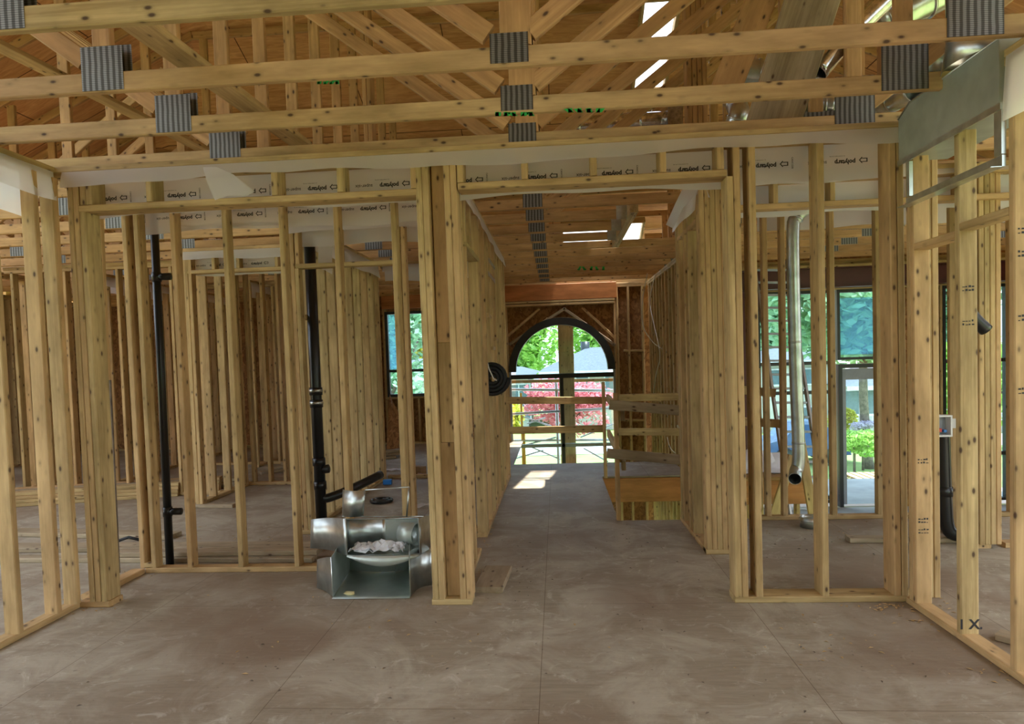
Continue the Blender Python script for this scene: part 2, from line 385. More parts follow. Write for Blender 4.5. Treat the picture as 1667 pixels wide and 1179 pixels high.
tag(floor, 'dusty worn plywood subfloor', kind='structure')
flo = rects_prism('floor_foyer', [(1.72, 6.05, XR, 10.0)], -.90, -.84, 'concrete'); flo.name = 'floor_entry'; tag(flo, kind='structure')
low = rects_prism('floor_lower', [(-.95, 6.0, 1.58, 12.0)], -2.95, -2.9, 'concrete'); tag(low, kind='structure')
# rim boards round the stair opening
rim = thing('rim_joist', 'orange engineered lumber rim under the landing beyond the stair opening', 'rim board', (1.05, 8.3, -.2))
board('rim_board', (.52, 8.303, -.175), (1.575, 8.303, -.175), .30, .045, (0, 1, 0), 'lvl', rim)
rim2 = thing('rim_joist', 'engineered lumber rim along the left side of the stair opening', 'rim board', (.5, 7.2, -.2))
board('rim_board', (.497, 6.1, -.175), (.497, 8.25, -.175), .30, .045, (1, 0, 0), 'lvl', rim2)
rim3 = thing('rim_joist', 'engineered lumber rim at the outer edge of the landing facing the arched window', 'rim board', (.3, 9.35, -.2))
board('rim_board', (-.6, 9.355, -.175), (1.55, 9.355, -.175), .30, .045, (0, 1, 0), 'lvl', rim3)

# ---- outer walls
def osb_sheet_x(name, rects, y, par, th=.012):
    xs = rects
    V, F_ = [], []
    for (a, b, c, d) in rects:
        i = len(V)
        for yy in (y, y+th): V += [(a, yy, b), (c, yy, b), (c, yy, d), (a, yy, d)]
        F_ += [(i, i+1, i+2, i+3), (i+7, i+6, i+5, i+4), (i, i+4, i+5, i+1), (i+1, i+5, i+6, i+2), (i+2, i+6, i+7, i+3), (i+3, i+7, i+4, i)]
    return mesh(name, V, F_, 'osb', par)
FY = 12.0
# facade on the left, with two windows
wb0 = at(625, 508, FY); wb1 = at(694, 645, FY); WB = (wb0.x, wb1.z, wb1.x+.06, wb0.z)
wa0 = at(135, 503, FY); wa1 = at(168, 645, FY); WA = (wa0.x, wa1.z, wa1.x+.1, wa0.z)
wf = thing('wall_front', 'sheathed front wall with open studs behind the left rooms', None, (-5, FY, 0), kind='structure')
osb_sheet_x('sheathing', [(XL, -.3, WA[0], TZ), (WA[0], -.3, WA[2], WA[1]), (WA[0], WA[3], WA[2], TZ), (WA[2], -.3, WB[0], TZ), (WB[0], -.3, WB[2], WB[1]), (WB[0], WB[3], WB[2], TZ), (WB[2], -.3, -.97, TZ)], FY+.14, wf)
plates_x(wf, XL, -.97, FY, .14)
x = XL+.02
while x < -1.0:
    for w_ in (WA, WB):
        if w_[0]-.02 < x < w_[2]+.02: break
    else: stud(wf, x, FY+.07, .038, .139)
    x += .406
for w_ in (WA, WB):
    for xx in (w_[0]-.02, w_[2]+.02): stud(wf, xx, FY+.07, .038, .138)
    for xx in (w_[0]+.2, (w_[0]+w_[2])/2, w_[2]-.2): stud(wf, xx, FY+.07, .038, .139, z1=w_[1]-.04, name='cripple_stud')
    board('sill_plate', (w_[0]-.02, FY+.05, w_[1]-.02), (w_[2]+.02, FY+.05, w_[1]-.02), .038, .18, (0, 1, 0), 'lumber', wf)
    board('header', (w_[0]-.04, FY+.02, w_[3]+.17), (w_[2]+.04, FY+.02, w_[3]+.17), .24, .05, (0, 1, 0), 'lvl', wf)
def window(n, x0, z0, x1, z1, y, label, mull=(), bars=(), fr='window_black', fw=.05, film=None):
    w = thing('window_%d' % n, label, None, ((x0+x1)/2, y, z0), kind='structure')
    d = .09
    for i, (a, b, c, e) in enumerate(((x0, z0, x1, z0+fw), (x0, z1-fw, x1, z1), (x0, z0+fw, x0+fw, z1-fw), (x1-fw, z0+fw, x1, z1-fw))):
        box('window_frame', (a, y, b), (c, y+d, e), fr, w)
    for mx in mull: box('mullion', (mx-.025, y+.005, z0+fw), (mx+.025, y+d-.005, z1-fw), fr, w)
    for bz in bars: box('glazing_bar', (x0+fw, y+.008, bz-.025), (x1-fw, y+d-.008, bz+.025), fr, w)
    box('pane', (x0+fw, y+d*.5, z0+fw), (x1-fw, y+d*.5+.006, z1-fw), 'glass', w)
    return w
window(1, *WA, FY+.03, 'narrow tall window at the far left behind the studs', bars=(Z(150, 600, FY),))
w2 = window(2, *WB, FY+.03, 'two light window with black bars at the back of the left bathroom', mull=(X(648, FY, 580),), bars=(Z(650, 604, FY),))
box('protective_film', (WB[0]+.06, FY+.06, Z(650, 604, FY)+.03), (X(648, FY, 580)-.03, FY+.064, WB[3]-.06), 'film_glass', w2)

# arched window wall
ax0, ax1 = X(829, FY, 620), X(1002, FY, 620); acx = (ax0+ax1)/2; ar = (ax1-ax0)/2; atop = Z(915, 517, FY); asp = atop-ar
wc = thing('wall_arch', 'sheathed stud wall round the arched window', None, (acx, FY, 0), kind='structure')
V, F_ = [], []
WXR = X(1052, FY, 460)
ys_ = [FY+.14, FY+.152]; n = 24
arc = [(acx+ar*math.cos(math.pi*i/n), asp+ar*math.sin(math.pi*i/n)) for i in range(n+1)]
for i in range(n):
    (a, b), (c, d) = arc[i], arc[i+1]; k = len(V)
    for yy in ys_: V += [(a, yy, b), (c, yy, d), (c, yy, 2.8), (a, yy, 2.8)]
    F_ += [(k, k+1, k+2, k+3), (k+7, k+6, k+5, k+4), (k, k+4, k+5, k+1)]
mesh('arch_sheathing', V, F_, 'osb', wc)
osb_sheet_x('sheathing', [(-.97, -3, ax0, TZ), (ax1, -3, WXR+.1, TZ), (ax0, -3, ax1, -.5)], FY+.14, wc)
for xx in (ax0-.02, ax1+.02, ax1+.06): stud(wc, xx, FY+.07, .038, .138, z0=-2.88)
xx = ax1+.26
while xx < WXR: stud(wc, xx, FY+.07, .038, .138, z0=-2.88); xx += .25
for xx in (ax0+.3, acx, ax1-.3): stud(wc, xx, FY+.07, .038, .138, z0=-2.88, z1=-.55)
board('top_plate', (-.95, FY+.07, 2.78), (WXR, FY+.07, 2.78), .038, .14, (0, 1, 0), 'lumber', wc)
board('top_plate', (-.95, FY+.07, 2.742), (WXR, FY+.07, 2.742), .038, .139, (0, 1, 0), 'lumber', wc)
zA = Z(900, 463, FY); zB = Z(900, 489, FY)
board('lvl_header', (-.92, FY-.0, (zA+zB)/2), (ax1+.05, FY-.0, (zA+zB)/2), zA-zB, .1, (0, 1, 0), 'lvl', wc)
for zz in (zB-.025, zB-.075): board('header_plate', (-.92, FY+.02, zz), (ax1+.02, FY+.02, zz), .038, .14, (0, 1, 0), 'lumber', wc)
def fboard(name, pa, pb, w_, d, Y, mat='lumber', par=None): return board(name, at(*pa, Y), at(*pb, Y), w_, d, (0, 1, 0), mat, par)
fboard('brace', (920, 502), (829, 561), .05, .09, FY+.0, 'old_lumber', wc); fboard('brace', (917, 502), (1001, 562), .05, .09, FY+.0, 'old_lumber', wc)
fboard('brace', (878, 503), (826, 548), .045, .05, FY+.03, 'lumber', wc); fboard('brace', (948, 501), (1001, 550), .045, .05, FY+.03, 'lumber', wc)
fboard('block', (889, 519), (940, 518), .04, .05, FY-.0, 'lumber', wc)
for yy in (571, 684): fboard('blocking', (1015, yy), (1050, yy), .04, .09, FY+.06, 'lumber', wc)
# arched window itself
wa = thing('window_3', 'tall arched window with black frame over the entry', None, (acx, FY, -.45), kind='structure')
V, F_ = [], []; n = 28; ro, ri = ar+.0, ar-.13
for i in range(n+1):
    a = math.pi*i/n; co, si = math.cos(a), math.sin(a)
    for yy in (FY-.06, FY+.12):
        for rr in (ro, ri): V.append((acx+rr*co, yy, asp+rr*si))
for i in range(n):
    b0 = i*4; b1 = b0+4
    F_ += [(b0, b1, b1+1, b0+1), (b0+2, b0+3, b1+3, b1+2), (b0, b0+2, b1+2, b1), (b0+1, b1+1, b1+3, b0+3)]
mesh('arch_frame', V, F_, 'window_black', wa, smooth=False, recalc=True)
zt = Z(915, 612, FY)
for (a, b, c, d) in ((ax0, -.45, ax0+.035, asp), (ax1-.035, -.45, ax1, asp), (ax0, -.50, ax1, -.44)): box('window_frame', (a, FY+.02, b), (c, FY+.10, d), 'window_grey', wa)
box('transom', (ax0+.03, FY+.0, zt-.04), (ax1-.03, FY+.11, zt+.04), 'window_black', wa)
box('mullion', (X(915, FY)-.03, FY+.02, -.44), (X(915, FY)+.03, FY+.09, zt-.04), 'window_black', wa)
zz = Z(900, 726, FY); box('glazing_bar', (ax0+.035, FY+.02, zz-.03), (ax1-.035, FY+.09, zz+.03), 'window_grey', wa)
V = [(acx+(ri+.005)*math.cos(math.pi*i/n), FY+.06, asp+(ri+.005)*math.sin(math.pi*i/n)) for i in range(n+1)]
V = [(ax1-.036, FY+.06, -.44)] + V + [(ax0+.036, FY+.06, -.44)]
mesh('pane', V, [tuple(range(len(V)))], 'glass', wa, thick=.006)

# foyer side wall, facade of the foyer on the right
FR = 10.0
wr = thing('wall_stair', 'tall stud wall on the right of the stair opening', None, (1.6, 9, 0), kind='structure')
y = 6.55
while y < 11.95:
    stud(wr, 1.67, y, .088, .038, z0=-2.88); y += .29
plates_y(wr, 6.5, 11.95, 1.626, .089, False)
box('sheathing', (1.722, 8.4, -.84), (1.734, 11.95, 2.8), 'osb', wr)
for yy, zz in ((7.0, 1.15), (7.3, 1.15), (8.7, 1.3), (9.0, .5), (7.6, .2)): board('blocking', (1.67, yy+.02, zz), (1.67, yy+.27, zz), .038, .088, (1, 0, 0), 'lumber', wr)
wd = thing('wall_entry', 'entry wall with steel lintel and large windows', None, (4, FR, -.84), kind='structure')
xq = [X(1236, FR), X(1362, FR), X(1366, FR), X(1452, FR), X(1538, FR), XR]
zhead = Z(1360, 472, FR); zdoor = Z(1400, 838, FR); 
rc = [(1.72, -.9, xq[0], TZ), (xq[0], zhead+.05, XR, TZ), (xq[3], -.9, xq[4]-.0, TZ)]
osb_sheet_x('sheathing', rc, FR+.14, wd)
plates_x(wd, 1.74, XR, FR, .14, False)
for xx in (1.95, 2.3, xq[0]-.1, xq[0]-.06, xq[3]+.03, xq[3]+.07, xq[4]-.04, xq[4]-.2): stud(wd, xx, FR+.07, .038, .138, z0=-.84, z1=2.724)
board('header_plate', (xq[0]-.1, FR+.07, zhead+.03), (XR, FR+.07, zhead+.03), .05, .139, (0, 1, 0), 'lumber', wd)
zb0, zb1 = Z(1360, 468, FR-.1), Z(1360, 436, FR-.1)
bmn = thing('steel_beam', 'dark red primed steel lintel beam above the entry windows', 'steel beam', (4, FR-.1, zb0), kind='thing')
box('web', (2.3, FR-.10, zb0+.01), (XR, FR-.085, zb1-.01), 'steel_red', bmn)
box('flange', (2.3, FR-.19, zb0), (XR, FR-.0, zb0+.012), 'steel_red', bmn); box('flange', (2.3, FR-.19, zb1-.012), (XR, FR-.0, zb1), 'steel_red', bmn)
board('nailer', (2.3, FR-.1, zb1+.022), (XR, FR-.1, zb1+.022), .04, .17, (0, 1, 0), 'lumber', bmn)
cx_ = X(1212, FR-.1)
scl = thing('steel_column', 'dark red primed steel column carrying the left end of the lintel beam', 'steel column', (cx_, FR-.1, -.84))
box('shaft', (cx_-.05, FR-.15, -.83), (cx_+.05, FR-.05, zb0-.011), 'steel_red', scl); box('base_plate', (cx_-.1, FR-.19, -.84), (cx_+.1, FR-.01, -.828), 'steel_red', scl)
ztr = Z(1300, 592, FR); 
window(4, xq[0], -.78, xq[1], zhead, FR+.03, 'big entry side window behind the duct and ladder', bars=(ztr, Z(1300, 640, FR), Z(1300, 812, FR)), fr='window_black', fw=.04)
window(5, xq[2], ztr+.03, xq[3], zhead, FR+.03, 'upper window over the entry door', fw=.04)
window(6, xq[4], -.78, XR-.3, zhead, FR+.03, 'entry window at the far right', mull=(xq[4]+1.15,), bars=(Z(1560, 588, FR), Z(1560, 740, FR)), fw=.04)
fl5 = box('protective_film', (xq[2]+.05, FR+.05, Z(1400, 577, FR)), (xq[3]-.05, FR+.055, zhead-.12), 'film_glass'); fl5.parent = bpy.data.objects['window_5']; fl5.matrix_parent_inverse = WM['window_5'].inverted()
dr = thing('door_1', 'white framed entry door standing open to the garden', None, (xq[2], FR, -.84), kind='structure')
box('door_frame', (xq[2], FR, -.84), (xq[2]+.05, FR+.12, ztr-.03), 'window_black', dr); box('door_frame', (xq[3]-.05, FR, -.84), (xq[3], FR+.12, ztr-.03), 'window_black', dr)
box('door_frame', (xq[2]+.05, FR, ztr-.09), (xq[3]-.05, FR+.12, ztr-.03), 'window_black', dr)
for a, b in ((X(1367, FR)+.05, X(1378, FR)), (X(1430, FR)+.12, xq[3]-.055)): box('door_stile', (a, FR+.02, -.80), (b, FR+.07, ztr-.10), 'window_grey', dr)
box('door_rail', (X(1378, FR), FR+.022, ztr-.26), (X(1430, FR)+.12, FR+.068, ztr-.10), 'window_grey', dr)
box('door_pane', (X(1378, FR), FR+.04, -.80), (X(1430, FR)+.12, FR+.046, ztr-.26), 'glass', dr)
# side walls, left and right of the house
for nm, xx, sgn in (('wall_left', XL, 1), ('wall_right', XR, -1)):
    w_ = thing(nm, 'sheathed outer wall with open studs on the %s side of the house' % nm[5:], None, (xx, 6, 0), kind='structure')
    y0 = 4.2 if sgn > 0 else 6.1
    ye = 12.0 if sgn > 0 else 10.0
    box('sheathing', (xx-.006, y0, -.9), (xx+.006, ye+.15, TZ), 'osb', w_)
    y = y0
    while y < ye-.1: stud(w_, xx+sgn*.08, y, .139, .038, z0=.038 if sgn > 0 else -.8); y += .406
    plates_y(w_, y0, ye, xx+(.01 if sgn > 0 else -.15), .14, sgn > 0)

# ---- roof: sheathing with two skylight openings
def zr(x, y): return min(6.25, 8.92-.46*y, 3.05+.46*(x+9.3), 3.05+.46*(7.3-x))
SK = [(1.06, 7.5, 1.46, 8.72), (.15, 11.15, 1.5, 12.05)]
LIGHT_GAPS = [(-9.0, -.3, -5.4, 5.7), (-9.0, 5.7, -7.2, 8.1), (4.8, -.3, 7.2, 3.3), (5.7, 4.8, 7.2, 7.5)]   # unseen roof openings added at the sides to light the attic
xs = sorted(set([round(-10.2+.3*i, 3) for i in range(62)] + [s[i] for s in SK for i in (0, 2)])); ys = sorted(set([round(-1.5+.3*i, 3) for i in range(51)] + [s[i] for s in SK for i in (1, 3)]))
V, F_ = [], []
for x in xs:
    for y in ys: V.append((x, y, zr(x, y)))
ny = len(ys)
for i in range(len(xs)-1):
    for j in range(ny-1):
        cx, cy = (xs[i]+xs[i+1])/2, (ys[j]+ys[j+1])/2
        if any(s[0] < cx < s[2] and s[1] < cy < s[3] for s in SK+LIGHT_GAPS): continue
        F_.append((i*ny+j, (i+1)*ny+j, (i+1)*ny+j+1, i*ny+j+1))
rf = mesh('ceiling', V, F_, 'roof_plywood', None, thick=.012, loc=(0, 0, 0)); tag(rf, 'plywood roof sheathing on the trusses', kind='structure')

# ================================================================== ROOF TRUSSES
NODES = [-7.75, -5.85, -3.95, -2.05, -.17, 1.80, 3.7, 5.5]
TY = [1.86, 2.43] + [3.0+.567*i for i in range(16)]
ordn = ['nearest', 'second', 'third', 'fourth', 'fifth', 'sixth', 'seventh', 'eighth', 'ninth', 'tenth', 'eleventh', 'twelfth', 'thirteenth', 'fourteenth', 'fifteenth', 'sixteenth', 'seventeenth', 'eighteenth', 'nineteenth']
def truss(k, y):
    lab = '%s roof truss from the camera, crossing %s' % (ordn[k], 'over the front room' if y < 4 else 'just above the front partition' if y < 4.6 else 'the middle rooms' if y < 8.5 else 'the far rooms near the windows')
    t = thing('roof_truss', lab, 'roof truss', (0, y, TZ), 'roof trusses across the house')
    mt = 'lumber' if y < 4.5 else 'warm_lit_lumber'  # chords farther back take the copy coloured by warm bounce light
    hz_ = 8.92-.46*y; top = min(6.25, hz_)-.075
    xe = XL+.02
    segs = [(xe, XR-.02)]
    if 6.2 < y < 7.9: segs = [(xe, .70), (1.63, XR-.02)]
    for a, b in segs:
        dz = random.uniform(-.004, .004) if k else 0
        board('bottom_chord', (a, y, TZ+.0455), (b, y, TZ+.0455), .089, .038, (0, 1, 0), mt, t)
    # hips: sloped top chord at both ends, flat between
    xl = -9.3+(top-3.05+.075)/.46; xr = 7.3-(top-3.05+.075)/.46
    if xl > XL+.3:
        board('top_chord', (XL+.05, y, zr(XL+.05, 0)-.11), (xl, y, top-.03), .089, .038, (0, 1, 0), 'warm_lit_lumber', t)
        board('top_chord', (xr, y, top-.03), (XR-.05, y, zr(XR-.05, 0)-.11), .089, .038, (0, 1, 0), 'warm_lit_lumber', t)
    fs = [(max(xl, XL), min(xr, XR))]
    for s in SK:
        if s[1]-.05 < y < s[3]+.05 and s[0] > 1: fs = [(xl, s[0]-.05), (s[2]+.05, xr)]
        elif s[1]-.05 < y < s[3]+.05: fs = [(xl, s[0]-.05), (s[2]+.05, xr)]
    for a, b in fs: board('top_chord', (a, y, top-.04), (b, y, top-.04), .089, .038, (0, 1, 0), 'warm_lit_lumber', t)
    def zt_(x): return min(top-.085, 3.05+.46*(x+9.3)-.2, 3.05+.46*(7.3-x)-.2)
    for i, nx in enumerate(NODES):
        h = zt_(nx)-TZ-.09
        if h < .12: continue
        gap = 6.2 < y < 7.9 and .7 < nx < 1.7
        if abs(nx+.17) < .1:
            board('vertical_web', (nx+.03, y, TZ+.092), (nx+.03, y, zt_(nx)), .14, .038, (0, 1, 0), 'warm_lit_lumber', t)
        elif i % 2 or (5 < y < 8 and i == 2):
            board('vertical_web', (nx, y, TZ+.092), (nx, y, zt_(nx)), .089, .038, (0, 1, 0), 'warm_lit_lumber', t)
        if i in (1, 5): pass
        for sg in ((((-1, 1) if y < 5.2 else (1,) if y < 7.2 else ()) if i == 4 else (-1,) if i == 3 and y < 5.8 else (1,) if i == 5 and y < 6 else (-1, 1) if i == 1 and y > 6 else ())):
            dx = h/.76
            xt = nx+sg*(dx+.05); 
            while zt_(xt) < TZ+.09+abs(xt-nx)*.76-.1 and abs(xt-nx) > .2: xt -= sg*.05
            if abs(xt-nx) < .25: continue
            board('diagonal_web', (nx+sg*.09, y, TZ+.15), (xt, y, TZ+.09+(abs(xt-nx)-.04)*.76), .089, .0375, (0, 1, 0), 'warm_lit_lumber', t)
        if y < 9.5 or i in (3, 4, 5):
            ww, hh = (.085, .065) if i == 4 else (.115, .15) if i == 5 else (.1, .1)
            z0 = TZ+.006; 
            zc = z0+hh if i != 4 else z0+.075
            box('gusset_plate', (nx-ww, y-.0215, zc-hh), (nx+ww, y-.0195, zc+hh), 'gusset_steel', t)
            if y < 5: box('gusset_plate', (nx-ww+.02, y+.0195, zc-hh+.02), (nx+ww+.02, y+.0215, zc+hh+.02), 'gusset_steel', t)
    return t
trs = [truss(k, y) for k, y in enumerate(TY)]
# jack rafters of the hip ends between the trusses (lines running up the slope)
for i, xx in enumerate((-7.6, -6.4, -5.2, -4.0)):
    y1 = 12.6; y0 = max(6.0, (8.92-min(6.2, 3.05+.46*(xx+9.3)))/.46)
for i, (pa, pb, Ya, Yb, lb) in enumerate((((196, 38), (492, 236), 2.6, 4.6, 'pale green tinted lateral brace slanting across the ceiling at upper left'), ((-30, 60), (335, 245), 4.6, 6.6, 'sunlit pale brace slanting under the roof at far upper left'))):
    a = at(*pa, Ya); b = at(*pb, Yb)
    t = thing('truss_brace', lb, 'brace', (a+b)/2, 'lateral braces nailed on the trusses')
    a.z = max(a.z, 2.95); b.z = max(b.z, 2.95)
    board('brace_board', a, b, .14, .038, (0, 0, 1), 'lumber', t)
# wide pale boards leaning in the attic, upper right
t = thing('attic_board', 'wide pale board standing slanted between the trusses at upper right', 'board', at(1300, 190, 4.36))
a, b = at(1344, -70, 4.36), at(1262, 190, 4.36); b = a+(b-a)*((2.88-a.z)/(b.z-a.z)); board('wide_board', a, b, .33, .038, (0, 1, 0), 'old_lumber', t)
t = thing('attic_board', 'narrow pale board slanting just left of the wide one at upper right', 'board', at(1200, 190, 4.45))
board('slant_board', at(1262, -60, 4.42), at(1180, 150, 4.42), .19, .038, (0, 1, 0), 'warm_lit_lumber', t)
# cluster of posts in the middle of the attic
for i, (px, Y_) in enumerate(((1131, 5.5), (1390, 4.5), (1440, 6.5), (1235, 7.0), (598, 6.0))):
    t = thing('attic_post', ['upright post above the corridor left of the duct run', 'upright post under the roof by the round duct at upper right', 'upright post at the far right of the attic', 'upright post beside the skylight', 'upright doubled post left of the slanting webs'][i], 'post', at(px, 180, Y_), 'upright posts in the attic')
    xx = at(px, 100, Y_).x
    for dx in ((-.02, .02) if i else (-.06, -.02, .02, .06)): board('post_board', (xx+dx, Y_, TZ+.095), (xx+dx, Y_, min(zr(xx, Y_)-.15, 5.6)), .0375, .14, (0, 1, 0), 'warm_lit_lumber', t)
# beam beside the ceiling opening over the corridor, with hangers
t = thing('ceiling_beam', 'doubled beam with green paint scribble beside the opening in the corridor ceiling', 'beam', (.75, 7, TZ))
for dx in (.72, .759): board('beam_ply', (dx, 6.15, 2.87), (dx, 8.1, 2.87), .038, .14, (0, 0, 1), 'lumber', t)
for yy in (6.4, 6.97, 7.54): box('joist_hanger', (.60, yy-.024, 2.79), (.70, yy-.021, 2.93), 'galvanised', t)
# skylight kerbs
for i, s in enumerate(SK):
    t = thing('skylight_opening', ['pale framed skylight opening in the roof above the ducts', 'skylight opening low in the roof seen through the corridor ceiling'][i], 'skylight frame', (s[0], s[1], zr(s[0], s[1])))
    for (a, b) in (((s[0], s[1]), (s[2], s[1])), ((s[2], s[1]), (s[2], s[3])), ((s[2], s[3]), (s[0], s[3])), ((s[0], s[3]), (s[0], s[1]))):
        board('kerb_board', (a[0], a[1], zr(*a)-.06), (b[0], b[1], zr(*b)-.06), .12, .038, (0, 1, 0) if a[1] == b[1] else (1, 0, 0), 'lumber', t)
# eave blocking closing the gap between wall plates and roof
t = thing('trim_2', 'sheathing between the lintel beam and the roof above the entry', None, (4, FR, TZ), kind='structure')
box('sheathing', (1.75, FR+.12, 2.8), (XR, FR+.135, 3.9), 'osb', t)

tb_ = thing('trim_1', 'low pale blocking board on top of the front walls', None, (-4, FY, TZ), kind='structure')
board('eave_block', (XL, FY+.10, 2.915), (1.70, FY+.10, 2.915), .22, .02, (0, 1, 0), 'lumber', tb_)
# ================================================================== STUD WALLS
def wall(label, loc, group=None): return thing('stud_frame', label, 'stud wall', loc, group)
# ---- front partition (face at Y=4.00)
Y1, D6 = 4.0, .14
wl = X(135, Y1, 985); LX = -3.10
w = wall('front partition of pale studs with two wide door openings and a built-up post', (-.7, Y1, 0))
plates_x(w, LX-.02, 2.16, Y1, D6, bottom=False)
def zh(px, py, Y=Y1): return at(px, py, Y).z
# post in the middle: face boards 703..768 at the bottom
pxl = X(703, Y1, 975); pxr = X(768, Y1, 975)
board('bottom_plate', (pxl, Y1+.07, .019), (pxr, Y1+.07, .019), .038, .14, (0, 1, 0), 'lumber', w)
wd_ = (pxr-pxl)
for i, (o_, dy, ww, dd) in enumerate(((.019, 0, .0378, .14), (.058, 0, .0378, .14), (wd_-.019, 0, .0378, .14), (wd_-.058, .0, .0378, .14))):
    stud(w, pxl+o_, Y1+.07+dy, ww, dd, lean=(-.012, 0))
stud(w, (pxl+pxr)/2, Y1+.105, wd_-.157, .07, lean=(-.01, 0), z1=1.0); stud(w, (pxl+pxr)/2, Y1+.105, wd_-.157, .07, lean=(0, 0), z0=1.002, z1=1.62); stud(w, (pxl+pxr)/2, Y1+.105, wd_-.157, .07, lean=(0, 0), z0=1.622)
# left opening: header on flat, cripples, corner post
hl = X(126, Y1, 335); hz0, hz1 = zh(128, 338), zh(680, 320); hm = (hz0+hz1)/2
board('header', (X(128, Y1, 340), Y1+.07, hm+.012), (pxl-.002, Y1+.07, hm+.012), .04, .14, (0, 1, 0), 'lumber', w)
for pa in (236, 441, 548, 668): 
    xx = X(pa, Y1, 300)+.02
    board('cripple_stud', (xx, Y1+.07, hm+.034), (xx, Y1+.07, 2.724), .038, .139, (0, 1, 0), 'lumber', w)
xx = X(126, Y1, 310)
for k in range(2): board('cripple_stud', (xx+.03+.039*k, Y1+.07, hm+.034), (xx+.03+.039*k, Y1+.07, 2.724), .038, .139, (0, 1, 0), 'lumber', w)
board('bottom_plate', (LX-.01, Y1+.07, .019), (X(152, Y1, 589)+.01, Y1+.07, .019), .038, .14, (0, 1, 0), 'lumber', w)
xq_ = X(152, Y1, 589)
stud(w, xq_-.098, Y1+.07, .037, .139); stud(w, xq_-.0585, Y1+.07, .037, .139); stud(w, xq_-.019, Y1+.07, .037, .139, z1=hm-.01, lean=(0, 0))
# right opening header and right part
xr0 = X(1197, Y1, 975); hr0, hr1 = zh(760, 303), zh(1180, 287); hmr = (hr0+hr1)/2
board('header', (pxr+.002, Y1+.07, hmr+.012), (xr0+.0, Y1+.07, hmr+.012), .04, .14, (0, 1, 0), 'lumber', w)
for pa in (743, 848, 961, 1074, 1168):
    xx = X(pa, Y1, 275)+.02
    board('cripple_stud', (xx, Y1+.07, hmr+.034), (xx, Y1+.07, 2.724), .038, .139, (0, 1, 0), 'lumber', w)
board('bottom_plate', (xr0, Y1+.07, .019), (2.14, Y1+.07, .019), .038, .14, (0, 1, 0), 'lumber', w)
stud(w, xr0+.019, Y1+.07, .038, .139, z1=hmr-.01, lean=(-.006, 0)); stud(w, xr0+.058, Y1+.07, .038, .139, lean=(-.005, 0))
xa = X(1230, Y1, 640); stud(w, xa+.005, Y1+.07, .038, .139, lean=(random.uniform(-.004, .004), 0))
xa = X(1341, Y1, 640); stud(w, xa, Y1+.07, .038, .139, lean=(random.uniform(-.004, .004), 0))
xa = X(1461, Y1, 640); stud(w, xa-.01, Y1+.07, .038, .139, lean=(-.01, 0)); stud(w, xa+.031, Y1+.07, .038, .139, lean=(-.01, 0))
poly_band(w, 'x', Y1, Y1+D6, LX+.05, 2.12, front=.085, back=.25, seed=3, text=True)
V = []   # torn corner of the film hanging at the left opening
tp0 = at(330, 275, Y1-.02); 
pts = [(330, 272), (352, 272), (380, 284), (415, 312), (400, 320), (372, 318), (350, 326), (338, 300)]
V = [at(px, py, Y1-.025-.01*(i % 2)) for i, (px, py) in enumerate(pts)]
mesh('torn_film', V, [(0, 1, 7), (1, 2, 7), (2, 6, 7), (2, 3, 5), (2, 5, 6), (3, 4, 5)], 'poly_sheet', w, smooth=True)
# ---- left wall of the front room
w = wall('left wall of the front room with three broad studs and film under its plate', (LX, 2, 0))
plates_y(w, -1.2, 4.0, LX-.09, .09); xc = LX-.03
for i, px in enumerate((22, 83)):
    q = fl(px, (1033, 1000)[i], .038); stud(w, xc, q.y+.019, .089, .038)
for q in (1.5, 1.9, 2.32, -.2, .3, .7, 1.1): stud(w, xc, q, .089, .038)
q = fl(122, 984, .038); stud(w, xc, q.y+.019, .089, .038, lean=(.01, 0)); stud(w, xc+.0, 3.975, .089, .038)
poly_band(w, 'y', LX+.002, LX-.092, 0.0, 3.98, front=.17, back=.30, seed=5)
# ---- right wall of the front room
RX = 2.0
w = wall('right wall of the front room with broad stamped studs and a lap joint plate', (RX, 2, 0))
xc = RX+.05
plates_y(w, -1.2, 3.99, RX+.005, .09)
qs = [fl(1572, 1030, .038).y, fl(1655, 1090, .038).y]
st_ = []
for q in qs: st_.append(stud(w, xc, q+.0, .089, .038, lean=(0, 0)))
for q in (2.1, 1.6, 1.1, .5, -.2): stud(w, xc, q, .089, .038)
stud(w, xc, 3.90, .089, .038, lean=(0, 0)); stud(w, xc, 3.94+.0, .088, .036, lean=(0, 0))
poly_band(w, 'y', RX+.003, RX+.097, .6, 3.1, front=.30, back=.25, seed=7)
# fire blocks
for (pa, pb, Ya, Yb) in (((1485, 408), (1552, 400), 3.88, 3.30), ((1556, 380), (1640, 362), 3.33, 2.85)):
    a = atx(*pa, RX+.06); b = atx(*pb, RX+.06)
board('blocking', (RX+.05, qs[0]+.02, 2.06), (RX+.05, 3.88, 2.06), .038, .085, (1, 0, 0), 'lumber', w)
board('blocking', (RX+.05, qs[1]+.02, 2.09), (RX+.05, qs[0]-.02, 2.09), .038, .085, (1, 0, 0), 'lumber', w)
for k, (q, zs) in enumerate(((qs[0], (1.79, 1.62)), (qs[1], (2.0, 1.9, 1.62, 1.3)), (3.90, (.86, .52, .46)))):
    for j, zz in enumerate(zs): mark(w, xc, q-.0205, zz, .06, 2, k*5+j)
V, F_ = [], []
q = at(1573, 1025, 3.3)
tv, tf = text_mesh('1 X.', .07, .002); yq = qs[0]-.0205
mesh('pencil_mark', [(xc-.0+p[0], yq, .065+p[1]) for p in tv], tf, 'ink', w)

